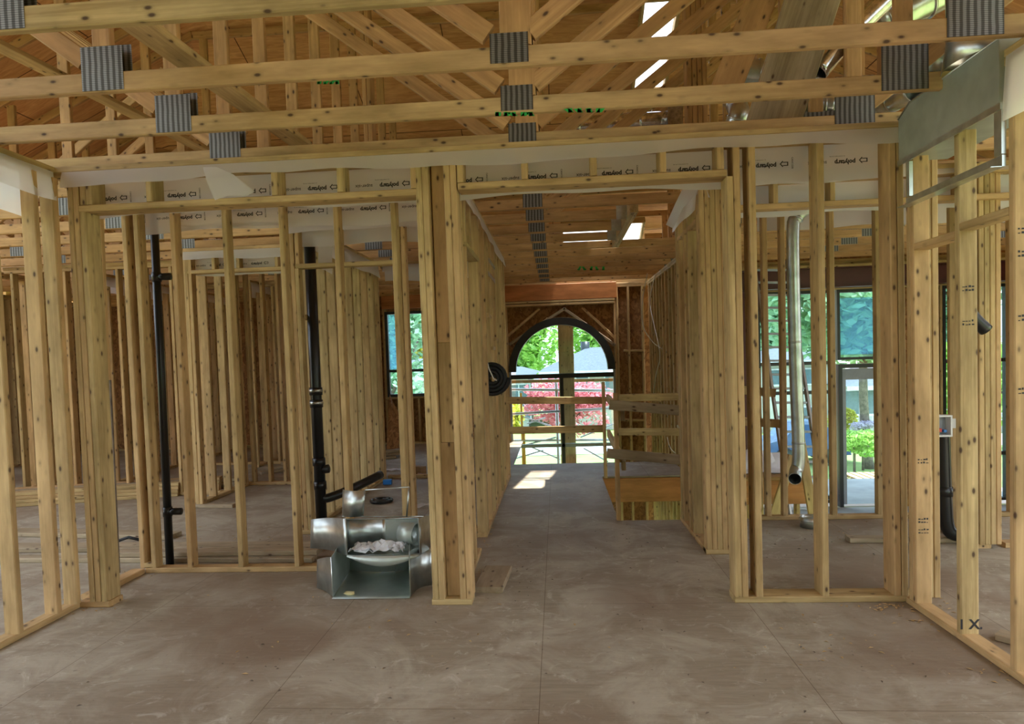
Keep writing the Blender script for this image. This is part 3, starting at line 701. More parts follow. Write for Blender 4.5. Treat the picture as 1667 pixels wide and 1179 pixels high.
# ---- recess behind the left opening (face Y=4.68)
Y2 = 4.68
w = wall('recessed partition of thin studs behind the left opening, black pipe standing in it', (-2, Y2, 0))
xe = pxl+.1
plates_x(w, LX, xe, Y2, .09)
for px in (213, 232, 291, 375, 467, 555, 648): 
    stud(w, X(px, Y2, 640)+.015, Y2+.045, .038, .089, lean=(random.uniform(-.004, .004), 0))
board('block', (X(213, Y2)+.03, Y2+.045, .06), (X(232, Y2)+.01, Y2+.045, .06), .038, .089, (0, 1, 0), 'lumber', w)
poly_band(w, 'x', Y2, Y2+.09, LX+.02, xe-.03, front=.10, back=.24, seed=9, text=True)
w = wall('short return wall at the left side of the recess with a bark edged stud', (LX, 4.4, 0))
plates_y(w, 4.145, 4.675, LX-.10, .10)
s_ = stud(w, LX-.05, fl(190, 946, .038).y, .10, .038, lean=(.03, 0))
board('bark_edge', (LX-.001, fl(190, 946, .038).y-.014, .10), (LX+.012, fl(190, 946, .038).y-.014, 1.45), .014, .018, (1, 0, 0), 'bark', w)
mesh('printed_text', [(0, 0, -5), (0.001, 0, -5), (0, 0.001, -5)], [(0, 1, 2)], 'ink', w) if False else None
# ---- corridor, left wall
CX0 = -.63
w = wall('long corridor wall on the left with a door opening near its front end', (CX0, 6, 0))
xc = CX0-.045
yd0 = fl(777, 900, 0).y; yo = 5.55
plates_y(w, 4.145, yd0, CX0-.09, .09, top=False); plates_y(w, 4.15, 8.40, CX0-.09, .09, bottom=False); plates_y(w, yo, 8.40, CX0-.09, .09, top=False)
for q in (4.18, 4.55, 4.62): stud(w, xc, q, .089, .038)
stud(w, xc, 4.82, .089, .038, z1=2.33)
yp = fl(787, 866, .038).y
stud(w, xc-.0, yp, .089, .038, z1=2.33); stud(w, xc-.0, yp+.04, .089, .038); stud(w, xc, yp+.10, .089, .038)
board('header', (xc, 4.84, 2.35), (xc, yp+.02, 2.35), .04, .089, (1, 0, 0), 'lumber', w)
for q in (5.0, 5.3): board('cripple_stud', (xc, q, 2.37), (xc, q, 2.724), .038, .089, (0, 1, 0), 'lumber', w)
q = yp+.45
while q < 8.38: stud(w, xc, q, .089, .038); q += .33
stud(w, xc, 8.37, .089, .038)
poly_band(w, 'y', CX0+.002, CX0-.092, 4.2, 8.35, front=.12, back=.22, seed=12)
for q, zz in ((6.3, 1.93), (6.6, 1.62), (6.95, 1.72)): board('blocking', (xc, q, zz), (xc, q+.28, zz), .038, .088, (1, 0, 0), 'lumber', w)
w = wall('stud wall continuing beside the open foyer left of the arched window', (-.9, 10, 0))
plates_y(w, 8.42, 11.98, -.99, .09, z0=0)
q = 8.5
while q < 11.95: stud(w, -.945, q, .089, .038); q += .406
# ---- corridor, right wall
CX1 = 1.07
w = wall('corridor wall on the right, built-up post end beside the stair opening', (CX1, 5.5, 0))
pe = X(1190, 4.98, 895)
plates_y(w, 5.0, 6.03, CX1, .09)
for k in range(5): stud(w, CX1+.02+k*.0385, 5.035, .0378, .11, lean=(-.01, 0))
board('bottom_plate', (CX1, 4.99+.045, .019), (pe, 4.99+.045, .019), .0385, .11, (0, 1, 0), 'lumber', w)
for q in (5.45, 5.86): stud(w, CX1+.045, q, .089, .038)
for k in range(2): stud(w, CX1+.045, 5.93+.0385*k, .089, .038, z1=2.40 if k == 0 else 2.724)
stud(w, CX1+.045, 5.60, .089, .038)
board('header', (CX1+.045, 5.12, 2.5), (CX1+.045, 5.9, 2.5), .04, .089, (1, 0, 0), 'lumber', w)
poly_band(w, 'y', CX1-.002, CX1+.092, 5.0, 6.0, front=.2, back=.2, seed=14)
# grey green panel glimpsed behind the post
t = thing('leaning_panel', 'bluish grey board panel glimpsed behind the corridor post on the right', 'panel', (1.33, 5.3, 0))
box('panel_sheet', (1.335, 5.22, 0.0), (1.350, 5.9, 2.3), 'window_grey', t)
# ---- header wall, right (Y=4.98)
w = wall('header partition across the right room with film behind its short studs', (2.4, 4.98, 0))
plates_x(w, 1.27, 3.5, 4.98, .10, bottom=False)
hzz = Z(1300, 338, 4.98)
board('header', (1.27, 5.03, hzz+.02), (3.5, 5.03, hzz+.02), .04, .10, (0, 1, 0), 'lumber', w)
for px in (1258, 1351, 1447, 1512, 1560): board('cripple_stud', (X(px, 4.98, 315)+.02, 5.03, hzz+.04), (X(px, 4.98, 315)+.02, 5.03, 2.724), .038, .099, (0, 1, 0), 'lumber', w)
poly_band(w, 'x', 4.98, 5.08, 1.3, 3.45, front=.05, back=.26, seed=21)
for k in range(3): stud(w, X(1495, 4.98)+.039*k, 5.03, .038, .099)
# ---- rear right partition (Y=5.97)
Y5 = 5.97
w = wall('rear right partition with thin studs in front of the entry windows', (2.5, Y5, 0))
plates_x(w, 1.74, 4.6, Y5, .07)
for px, ln in ((1249, 0), (1277, .01), (1357, 0), (1432, 0), (1500, 0), (1590, 0), (1650, 0)): stud(w, X(px, Y5, 640), Y5+.035, .045, .069, lean=(ln, 0))
poly_band(w, 'x', Y5, Y5+.07, 1.8, 4.5, front=.08, back=.2, seed=23)
# ---- wall at the far right
JX = 3.40
w = wall('side wall at the far right ending in a thick group of orange studs', (JX, 5.2, 0))
py_ = fl(1612, 893, 0).y; jx = X(1590, py_, 700)
plates_y(w, py_, Y5-.01, jx, .10)
for k in range(4): stud(w, jx+.02+.039*k, py_+.03, .038, .12, lean=(0, 0))
for q in (py_+.35,): stud(w, jx+.05, q, .099, .038)
w = wall('partition at the right edge of the photo beyond the broad studs', (4.2, 5, 0))
plates_x(w, jx+.2, 5.5, py_, .10)
for k in range(1, 6): stud(w, jx+.2+.38*k, py_+.05, .038, .099)
# studs beside the right wall, seen between its broad studs
w = wall('return wall meeting the right wall behind its doubled corner', (2.3, 4.1, 0))
for k in range(2): stud(w, X(1508, 4.10)+.0+.04*k, 4.12, .038, .10, z0=.0, lean=(0, 0))
board('top_plate', (2.16, 4.12, 2.762), (3.2, 4.12, 2.762), .076, .10, (0, 1, 0), 'lumber', w)
# ---- door wall of the left bathroom (Y=5.72)
Y4 = 5.72
w = wall('bathroom partition with a door opening and tripled studs left of it', (-1.8, Y4, 0))
xb0 = X(469, Y4, 640); 
plates_x(w, xb0, CX0-.10, Y4, .09, bottom=False)
xj = X(499, Y4, 640); xk = X(652, Y4, 640)
for k in range(4): stud(w, xb0+.02+k*.0388, Y4+.045, .038, .089, z0=.0385, lean=(-.02, 0), z1=2.724 if k < 3 else 2.36)
xj = xb0+.02+3*.0388
board('bottom_plate', (xb0, Y4+.045, .019), (xj+.02, Y4+.045, .019), .038, .09, (0, 1, 0), 'lumber', w)
board('bottom_plate', (xk, Y4+.045, .019), (CX0-.1, Y4+.045, .019), .038, .09, (0, 1, 0), 'lumber', w)
board('header', (xj-.02, Y4+.045, 2.38), (xk, Y4+.045, 2.38), .04, .09, (0, 1, 0), 'lumber', w)
for xx in (xj+.0, X(562, Y4), xk+.02): board('cripple_stud', (xx, Y4+.045, 2.40), (xx, Y4+.045, 2.724), .038, .089, (0, 1, 0), 'lumber', w)
for k in range(2): stud(w, xk+.03+k*.042, Y4+.045, .038, .089)
poly_band(w, 'x', Y4, Y4+.09, xb0, CX0-.12, front=.10, back=.2, seed=31)
# ---- side wall of the bathroom running back
EX = -2.25
w = wall('bright wall of closely set studs running back beside the bathroom floor', (EX, 7, 0))
plates_y(w, 5.82, 8.43, EX-.14, .14)
q = 6.15
while q < 8.35: stud(w, EX-.07, q, .139, .038); q += .29
for k in range(2): stud(w, EX-.07, 8.37+.04*k, .139, .038)
for z_ in (1.95,): board('blocking', (EX-.05, 5.86, z_), (EX-.05, 6.13, z_), .038, .10, (1, 0, 0), 'lumber', w)
poly_band(w, 'y', EX+.002, EX-.142, 5.85, 8.4, front=.18, back=.2, seed=33)
w = wall('low lying plate and header crossing the bathroom before the far window room', (-1.4, 8.45, 0))
plates_x(w, EX+.01, CX0-.10, 8.45, .09); stud(w, -.95, 8.495, .038, .089); stud(w, -.80, 8.495, .038, .089)
poly_band(w, 'x', 8.45, 8.54, EX+.05, CX0-.12, front=.1, back=.2, seed=35)
# ---- rooms far left
w = wall('header partition in the left room, short studs above a wide gap', (-3.6, 6.9, 0))
x0_, x1_ = X(300, 6.9, 450), X(462, 6.9, 450); hz_ = Z(380, 443, 6.9)
plates_x(w, x0_, x1_, 6.9, .09, bottom=False)
board('header', (x0_, 6.945, hz_+.02), (x1_, 6.945, hz_+.02), .04, .09, (0, 1, 0), 'lumber', w)
for px in (302, 345, 385, 448): board('cripple_stud', (X(px, 6.9, 420)+.01, 6.945, hz_+.04), (X(px, 6.9, 420)+.01, 6.945, 2.724), .038, .089, (0, 1, 0), 'lumber', w)
poly_band(w, 'x', 6.9, 6.99, x0_, x1_, front=.1, back=.25, seed=41, text=True)
stud(w, x0_+.02, 6.945, .038, .089, z0=0); stud(w, x0_+.06, 6.945, .038, .089, z0=0)
FX = x0_
w = wall('side partition running back in the left room', (FX, 7.6, 0))
fy1 = 8.15
plates_y(w, 7.0, fy1, FX-.09, .09)
for q in (7.03, 7.35, 7.7, 8.05, 8.12): stud(w, FX-.045, q, .089, .038)
w = wall('open partition in the left room behind the pipe, middle one of three', (-3.9, fy1, 0))
xs0, xs1 = X(353, fy1, 780)-.0, X(474, fy1, 780)+.7
plates_x(w, FX-.09, xs1, fy1+.01, .09)
for px in (362, 385, 405, 432, 457, 480, 505, 530, 560): stud(w, X(px, fy1), fy1+.055, .038, .089)
w = wall('open partition far left behind the broad studs, window showing through', (-5.5, 7.7, 0))
xa_, xb_ = X(190, 7.7, 808), FX-.10
plates_x(w, xa_-1.2, xb_, 7.6, .09)
xx = xa_-1.1
while xx < xb_: stud(w, xx, 7.645, .038, .089); xx += .33
for i, (xx, ya, yb, st, lb) in enumerate(((-3.45, 8.3, 11.9, .40, 'partition running back towards the front wall left of the bathroom'), (-5.9, 8.0, 11.9, .45, 'far left partition running back towards the narrow window'), (-4.5, 9.6, 11.9, .35, 'short partition running back in the far middle of the left rooms'))):
    w = wall(lb, (xx, ya, 0)); plates_y(w, ya, yb, xx-.09, .09); q = ya+.03
    while q < yb: stud(w, xx-.045, q, .089, .038); q += st
    poly_band(w, 'y', xx+.002, xx-.092, ya, yb, front=.12, back=.2, seed=50+i)
w = wall('far cross partition deep in the left rooms', (-5, 9.8, 0)); plates_x(w, -5.8, -3.6, 9.9, .09)
xx = -5.75
while xx < -3.65: stud(w, xx, 9.945, .038, .089); xx += .36
w = wall('doubled frame wall left of the left room at the photo edge', (-6.8, 6.4, 0)); plates_y(w, 5.2, 8.8, -7.0, .09)
q = 5.25
while q < 8.8: stud(w, -6.955, q, .089, .038); q += .38

# ================================================================== REAR OF THE FRONT ROOM (unseen wall added, its openings sized to limit daylight)
t = thing('wall_rear', 'unseen rear wall of the front room, openings sized to limit daylight', None, (-.5, -1.4, 0), kind='structure')
for a, b in ((-3.4, -2.35), (-1.25, .05), (1.15, 2.3)): box('sheathing', (a, -1.4, 0), (b, -1.3, TZ), 'osb', t)
box('sheathing', (-3.4, -1.4, 2.12), (2.3, -1.301, 6.2), 'osb', t); box('sheathing', (-3.4, -1.4, 0), (2.3, -1.299, .45), 'osb', t)

# ================================================================== OUTDOORS
GZ = -2.5
g = thing('ground', 'sunlit lawn around the house', None, (0, 30, GZ), kind='structure')
mesh('lawn', [(-90, -60, GZ), (90, -60, GZ), (90, 120, GZ), (-90, 120, GZ)], [(0, 1, 2, 3)], 'grass', g)
mesh('street', [(-90, 27, GZ+.02), (90, 27, GZ+.02), (90, 30.5, GZ+.02), (-90, 30.5, GZ+.02)], [(0, 1, 2, 3)], 'concrete', g)
mesh('driveway', [(-9, 12.6, GZ+.03), (-2.8, 12.6, GZ+.03), (-2.8, 27, GZ+.03), (-9, 27, GZ+.03)], [(0, 1, 2, 3)], 'concrete', g)
mesh('bounce_apron', [(-14, 12.3, GZ+.01), (12, 12.3, GZ+.01), (12, 17.5, GZ+.01), (-14, 17.5, GZ+.01)], [(0, 1, 2, 3)], 'concrete', g)  # wide pale apron added to bounce light up into the house
mesh('front_walk', [(4.5, 12.6, GZ+.03), (9.5, 12.6, GZ+.03), (9.6, 20, GZ+.03), (5.5, 18.5, GZ+.03)], [(0, 1, 2, 3)], 'concrete', g)
p = box('trim_3', (1.75, 10.16, -1.1), (7.2, 12.3, -.86), 'concrete'); tag(p, 'concrete porch slab outside the entry door', kind='structure')
def foliage(name, c, r, n, sz, mat, parent, seed):
    rd = random.Random(seed); V, F_ = [], []; c = Vector(c)
    lobes = [(Vector((rd.uniform(-.55, .55)*r[0], rd.uniform(-.5, .5)*r[1], rd.uniform(-.5, .55)*r[2])), rd.uniform(.35, .6)) for _ in range(9)]
    for _ in range(n):
        lc, lr = rd.choice(lobes); d = Vector((rd.gauss(0, 1), rd.gauss(0, 1), rd.gauss(0, 1))).normalized()*(rd.uniform(.55, 1)**.5)
        p = c + lc + Vector((d.x*r[0], d.y*r[1], d.z*r[2]))*lr
        a = Vector((rd.uniform(-1, 1), rd.uniform(-1, 1), rd.uniform(-.6, .6))).normalized()*sz*rd.uniform(.6, 1.2); b = a.cross(Vector((rd.uniform(-1, 1), rd.uniform(-1, 1), rd.uniform(-1, 1)))).normalized()*sz*rd.uniform(.5, .9)
        i = len(V); V += [p-a, p-b*.6, p+a, p+b*.6]; F_.append((i, i+1, i+2, i+3))
    return mesh(name, V, F_, mat, parent)
def tree(label, x, y, h, r, mat, n=2200, sz=.42, seed=1, trunk=.22, cz=None, cat='tree', group=None, name='tree'):
    t = thing(name, label, cat, (x, y, GZ), group)
    cz = cz if cz is not None else GZ+h-r[2]
    tube('trunk', smoothpath([(x, y, GZ-.05), (x-.15, y, GZ+(cz-GZ)*.4), (x-.1, y, cz-r[2]*.3), (x+.1, y, cz+r[2]*.3)], 4), [trunk*(1-.05*i) for i in range(13)], 'bark', t, 10)
    for k in (-1, 1): tube('branch', [(x, y, cz-r[2]*.6), (x+k*r[0]*.35, y, cz-r[2]*.1), (x+k*r[0]*.6, y, cz+r[2]*.25)], [trunk*.5, trunk*.35, trunk*.15], 'bark', t, 8)
    foliage('foliage', (x, y, cz), r, n, sz, mat, t, seed); return t
tree('bright green maple tree behind the grey roofed house, left half of the arch', -2.4, 54, 12, (3.3, 3, 6), 'leaf_green', 8000, .32, 1, .35, name='maple_tree')
tree('bright green leafy tree behind the grey roofed house, right half of the arch', 4.2, 54, 12, (3.3, 3, 6), 'leaf_green', 8000, .32, 2, .35, name='maple_tree')
tree('red leaved Japanese maple seen low in the arched window', .30, 22, 3.2, (1.9, 1.2, .95), 'leaf_red', 4200, .10, 3, .07, cz=-.1, name='red_maple')
tree('small yellow green shrub left of the red maple', -1.55, 21, 2.2, (.5, .5, .8), 'leaf_yellow', 500, .12, 4, .04, cz=-.4, name='shrub', cat='shrub')
tree('blue green tree showing in the left light of the bathroom side window', -8.6, 32, 9, (3.6, 3, 4.6), 'leaf_blue', 5200, .25, 5, .3)
tree('light green tree showing in the right light of the bathroom side window', -11.0, 55, 10, (3.0, 2.5, 5), 'leaf_yellow', 2200, .4, 6, .25)
tree('green tree outside the narrow window at the far left', -19.5, 30, 9, (4, 3, 5.5), 'leaf_green', 2400, .45, 7, .3)
tree('big blue green tree seen through the entry side window above the roof', 17.0, 50, 16, (5.5, 3, 9), 'leaf_blue', 11000, .34, 8, .4, cz=4.8)
tree('blue green tree with leaning grey trunk in front of the bungalow', at(1414, 700, 22.5).x, 22.5, 8, (3.8, 2.0, 2.5), 'leaf_blue', 5200, .26, 9, .17, cz=3.2)
tree('broad blue green tree seen through the window over the entry door', 27.5, 50, 16, (5.0, 3, 9), 'leaf_blue', 11000, .34, 10, .4, cz=4.8)
tree('tall green tree in the far right entry window', 32.5, 44, 14, (4, 3, 8), 'leaf_blue', 8000, .34, 11, .35, cz=4.0)
tree('leafy green tree low beside the bungalow in the far right entry window', 15.3, 25, 5, (2.6, 2, 2.2), 'leaf_green', 2400, .25, 12, .15)
tree('dark hedge tree behind the left rooms window', -15.5, 36, 8, (2.6, 2.5, 4.5), 'leaf_green', 2600, .45, 13, .3)
def bush(label, x, y, r, mat, n, sz, seed, zc=None):
    t = thing('bush', label, 'bush', (x, y, GZ)); foliage('foliage', (x, y, (zc if zc is not None else GZ+r[2]*.8)), r, n, sz, mat, t, seed)
    tube('stem', [(x, y, GZ-.02), (x, y, (zc or GZ)+r[2]*.5)], .04, 'bark', t, 6)
q = at(1376, 690, 24); bush('round yellow green bush left of the porch railing', q.x, 24, (.65, .5, .6), 'leaf_yellow', 2200, .07, 21, q.z)
q = at(1385, 722, 21); bush('low bright green bed of leaves beside the door', q.x+.1, 21, (.8, .5, .38), 'leaf_green', 1200, .11, 22, q.z)
q = at(1406, 696, 21.9); bush('pale lilac flowering bush under the porch railing', q.x+.1, 22.2, (.5, .3, .22), 'leaf_lilac', 700, .06, 23, q.z)
q = at(870, 735, 19); bush('low green bush at the bottom of the arched window', q.x, 19, (1.1, .6, .45), 'leaf_green', 900, .11, 24, GZ+.4)
def house(label, x0, x1, y0, dep, ze, zp, rx0, rx1, mat, wins, name='neighbour_house', hip=3.5):
    t = thing(name, label, 'house', ((x0+x1)/2, y0, GZ))
    box('wall', (x0, y0, GZ-.01), (x1, y0+dep, ze), mat, t)
    o = .5; v = [(x0-o, y0-o, ze), (x1+o, y0-o, ze), (x1+o, y0+dep+o, ze), (x0-o, y0+dep+o, ze), (rx0, y0+dep/2, zp), (rx1, y0+dep/2, zp)]
    mesh('roof', v, [(0, 1, 5, 4), (1, 2, 5), (2, 3, 4, 5), (3, 0, 4), (3, 2, 1, 0)], 'shingles', t)
    box('fascia', (x0-o, y0-o-.02, ze-.18), (x1+o, y0-o+.02, ze+.0), 'house_trim', t)
    for (a, b, c, d, nm) in wins:
        f = box('window', (a-.08, y0-.06, b-.08), (c+.08, y0+.02, d+.08), 'house_trim', t)
        box('pane', (a, y0-.08, b), (c, y0-.061, d), 'house_glass', f)
        k = a + .7
        while k < c-.3: box('glazing_bar', (k-.03, y0-.10, b), (k+.03, y0-.081, d), 'house_trim', f); k += .7
    return t
h1 = house('grey shingled bungalow with pale brick seen through the arch', X(892, 36, 600), 8.6, 36, 9, Z(930, 604, 36), Z(955, 566, 40.5), X(957, 40, 567), 7, 'brick_pale', [(X(938, 36, 606), -1.0, X(957, 36, 606), Z(940, 607, 36), 0), (5, -1.0, 7, .2, 0), (X(985, 36, 606), -1, X(1000, 36, 606), Z(990, 607, 36), 0)])
tube('chimney_vent', [(X(953, 40, 565), 40.5, 1.2), (X(953, 40, 565), 40.5, Z(955, 563, 40.5)+.25)], .28, 'black_abs', h1, 10)
h2 = house('low grey roofed garage house left of the bungalow in the arch', -6.2, X(884, 37, 606)-.9, 37.5, 8, Z(855, 610, 37), Z(850, 597, 41), -4.5, X(870, 41, 600)-.8, 'siding', [(-3.6, -1.9, -1.6, .0, 0)])
h3 = house('white sided two storey house behind the ladder in the entry window', X(1228, 33, 590), X(1352, 33, 590), 33, 8, Z(1330, 586, 33), Z(1270, 566, 37), 12.0, 12.6, 'siding', [(X(1300, 33, 620), Z(1300, 625, 33), X(1325, 33, 620), Z(1300, 602, 33), 0), (X(1245, 33, 620), Z(1300, 625, 33), X(1270, 33, 620), Z(1300, 602, 33), 0), (X(1305, 33, 680), Z(1300, 700, 33), X(1325, 33, 680), Z(1300, 664, 33), 0)])
h4 = house('pale bungalow with a wide bay window seen through the entry door', X(1362, 31, 640)+.75, 25, 31, 8, Z(1400, 628, 31), Z(1400, 590, 35), 17, 22, 'siding', [(X(1372, 31, 655), Z(1390, 674, 31), X(1421, 31, 655), Z(1390, 637, 31), 0), (19, -2, 21, -.8, 0)])
h5 = house('distant pale house outside the narrow window at the far left', -27, -19, 40, 8, .4, 2.2, -25, -21, 'siding', [(-24, -1.6, -22.6, -.4, 0)])
h6 = house('white house with grey roof low in the bathroom side window', -14.5, -7.0, 41, 8, Z(650, 604, 41), Z(650, 585, 44), -12.5, -9, 'siding', [(X(632, 41, 620)-.3, -1.3, X(640, 41, 620)+.6, -.5, 0), (X(678, 41, 620), -1.5, X(688, 41, 620), -.4, 0)])
rl = thing('porch_railing', 'white porch railing in front of the bungalow', 'railing', (16, 29.8, -1.8))
xa_, xb_ = X(1395, 29.8, 685), X(1440, 29.8, 685); z0_, z1_ = Z(1400, 694, 29.8), Z(1400, 676, 29.8)
box('top_rail', (xa_, 29.78, z1_-.05), (xb_, 29.84, z1_), 'house_trim', rl); box('bottom_rail', (xa_, 29.78, z0_), (xb_, 29.84, z0_+.05), 'house_trim', rl)
k = xa_
while k < xb_: box('baluster', (k, 29.79, z0_+.05), (k+.05, 29.83, z1_-.05), 'house_trim', rl); k += .16
box('post', (xa_-.06, 29.76, GZ), (xa_+.04, 29.86, z1_+.02), 'house_trim', rl)
# parked car seen behind the ladder
cr = thing('car', 'dark blue parked car glimpsed behind the ladder', 'car', (X(1320, 24, 745), 24, GZ))
x0 = X(1296, 24, 745)-1.2; V = []
prof = [(0, .35), (0, .8), (.9, .95), (1.5, 1.42), (3.0, 1.45), (3.7, 1.0), (4.4, .9), (4.45, .35)]
for yy in (23.2, 24.9): V += [(x0+a*.62, yy, GZ+b) for a, b in prof]
mesh('body', V, [tuple(range(8)), tuple(reversed(range(8, 16)))] + [(i, (i+1) % 8+0, 8+(i+1) % 8, 8+i) for i in range(8)], 'car_blue', cr, recalc=True)
for a in (.55, 2.2):
    for yy in (23.15, 24.8): tube('wheel', [(x0+a, yy, GZ+.33), (x0+a, yy+.2, GZ+.33)], .32, 'rubber', cr, 16)
box('tail_light', (x0+1.5, 23.17, GZ+.7), (x0+1.9, 23.199, GZ+.8), 'red_plastic', cr)
# pallets on the walk
q = fl(1415, 797, GZ+.05)
for k in range(3):
    t = thing('pallet', ['wooden pallet at the bottom of the small stack on the walk', 'wooden pallet in the middle of the small stack on the walk', 'wooden pallet on top of the small stack on the walk'][k], 'pallet', (q.x, q.y, GZ+.05+.14*k), 'pallets outside')
    zb = GZ+.04+.145*k
    for j in range(3): board('runner', (q.x-.5, q.y-.4+.4*j, zb+.05), (q.x+.6, q.y-.4+.4*j, zb+.05), .09, .05, (0, 1, 0), 'lumber', t)
    for j in range(6): board('deck_board', (q.x-.45+.2*j, q.y-.5, zb+.11), (q.x-.45+.2*j, q.y+.5, zb+.11), .15, .02, (0, 0, 1), 'lumber', t)
# scaffold outside the arch
sc = thing('scaffold', 'steel tube scaffold with yellow legs outside the arched window', 'scaffold', (X(915, 13.2), 13.2, GZ))
def tb(name, a, b, Y, r, mat, Yb=None): tube(name, [at(*a, Y), at(*b, Yb or Y)], r, mat, sc, 8)
tb('ledger', (800, 676), (1010, 664), 12.7, .025, 'steel_pipe'); tb('ledger', (800, 634), (1010, 636), 13.4, .03, 'steel_pipe'); tb('ledger', (800, 718), (1010, 716), 13.4, .025, 'steel_pipe')
tb('cross_brace', (850, 678), (903, 696), 13.4, .014, 'steel_pipe'); tb('cross_brace', (858, 690), (888, 680), 13.4, .014, 'steel_pipe'); tb('cross_brace', (835, 730), (905, 712), 13.4, .016, 'steel_pipe')
tb('cross_brace', (865, 728), (912, 748), 13.4, .016, 'steel_pipe'); tb('cross_brace', (835, 748), (885, 733), 13.4, .016, 'steel_pipe'); tb('cross_brace', (945, 712), (1000, 690), 13.4, .016, 'steel_pipe'); tb('cross_brace', (950, 730), (990, 752), 13.4, .016, 'steel_pipe')
for px, tz in ((848, 640), (853, 705), (1008, 640)):
    a = at(px, tz, 13.4); tube('leg', [(a.x, 13.4, GZ), a], .024, 'yellow_paint' if px != 1008 else 'steel_pipe', sc, 8)
a = at(905, 615, 13.4); tube('leg', [(a.x, 13.4, GZ), a], .03, 'steel_pipe', sc, 8)
a, b = at(800, 622, 13.1), at(1010, 618, 13.1); board('scaffold_board', a, b, .06, .2, (0, 1, 0), 'lumber', sc)
t = thing('timber_column', 'wide timber faced column standing outside the middle of the arched window', 'column', (X(921, 12.75), 12.75, GZ))
a, b = at(920, 520, 12.75), at(926, 756, 12.75); d_ = (b-a)/(b.z-a.z)
board('column_face', a+d_*(3.3-a.z), a+d_*(GZ-a.z), .29, .2, (0, 1, 0), 'warm_lit_lumber', t)
for k in range(5): board('cleat', a+d_*(2.1-a.z-.5*k)+Vector((-.12, -.105, 0)), a+d_*(2.1-a.z-.5*k)+Vector((.12, -.105, 0)), .015, .01, (0, 1, 0), 'warm_lit_lumber', t)

# ================================================================== PLUMBING
def pipe(label, pts, r, name='drain_pipe', cat='pipe', collars=(), tees=(), mat='black_abs', n=16):
    t = thing(name, label, cat, pts[0]); tube('pipe_run', pts, r, mat, t, n)
    for c, d in collars: c = Vector(c); d = Vector(d).normalized(); tube('coupling', [c-d*.035, c+d*.035], r*1.18, mat, t, n)
    for a, b in tees: tube('tee_branch', [a, b], r*.9, mat, t, n)
    return t
yq = 4.88
a, b = at(250, 345, yq), at(277, 922, yq); a.z = 2.9; b.z = .0
m1, m2 = at(256, 451, yq), at(272, 833, yq)
m1.x = a.x+(b.x-a.x)*(a.z-m1.z)/(a.z-b.z); m2.x = a.x+(b.x-a.x)*(a.z-m2.z)/(a.z-b.z)
pipe('slim black drain pipe standing in the recess on the left, with two side branches', [b, a], .030, collars=((m1, (0, 0, 1)), (m2, (0, 0, 1))), tees=((m1, m1+Vector((.11, 0, 0))), (m2, m2+Vector((.11, 0, 0)))))
yq = 5.95
c = at(517, 700, yq)
pt = pipe('thick black drain stack behind the bathroom door opening', [(c.x, yq, .05), (c.x, yq, 2.65)], .050, collars=[((c.x, yq, Z(517, v, yq)), (0, 0, 1)) for v in (637, 657, 752, 790)])
for v in (636, 656): tube('steel_clamp', [(c.x, yq, Z(517, v, yq)-.012), (c.x, yq, Z(517, v, yq)+.012)], .062, 'galvanised', pt)
zz = Z(525, 765, yq); tube('side_inlet', [(c.x, yq, zz), (c.x+.09, yq, zz+.01)], .04, 'black_abs', pt); 
t = tube('horizontal_branch', smoothpath([(c.x, yq, .30), (c.x+.05, yq+.02, .27), (c.x+.25, 6.12, .33), (c.x+.42, 6.5, .39)], 5), .042, 'black_abs', pt)
a, b = at(1535, 690, 5.2), at(1548, 848, 5.2)
pipe('black pipe with an elbow at the floor behind the right wall', smoothpath([(a.x-.01, 5.19, at(1537, 712, 5.12).z+.01), (a.x, 5.2, .7), (a.x+.01, 5.2, .35), (a.x+.03, 5.2, .12), (a.x+.12, 5.2, .06), (a.x+.35, 5.25, .05)], 5), .05, collars=((( a.x+.005, 5.2, .4), (0, 0, 1)),))
# black drain stack high in the far right bay
a = at(1576, 400, 4.9)
pipe('black pipe high in the bay at the far right', smoothpath([(a.x, 4.9, 2.9), (a.x, 4.9, 2.0), (a.x+.0, 4.9, 1.75), (a.x+.12, 4.9, 1.6)], 5), .045)
q = fl(621, 818)
t = thing('closet_flange', 'black round toilet flange lying on the bathroom floor', 'pipe flange', q)
V = [(.11*math.cos(i*.2618), .11*math.sin(i*.2618), 0) for i in range(25)]
tube('flange_ring', [q+Vector(v)*1.0+Vector((0, 0, .022)) for v in V], .018, 'black_abs', t, 8)
tube('flange_hub', [q+Vector(v)*.6+Vector((0, 0, .025)) for v in V], .022, 'black_abs', t, 8)
# coil of black tubing hung on the corridor wall
a = at(801, 616, 6.30)
t = thing('tubing_coil', 'big coil of black tubing hung between studs of the left corridor wall', 'tubing coil', a)
for k in range(2):
    P_ = []
    for i in range(97):
        th = i*math.pi*2/24; rr = .025+.034*(i/24)
        P_.append((a.x+rr*math.cos(th), 6.30+.035*k, a.z+rr*math.sin(th)))
    tube('tubing_loop', P_, .0185, 'rubber', t, 8)
tube('hang_wire', smoothpath([(a.x-.04, 6.27, a.z+.17), (a.x-.02, 6.26, a.z+.09), (a.x+.02, 6.26, a.z+.0), (a.x+.05, 6.26, a.z-.02)], 5), .006, 'wire_white', t, 6)

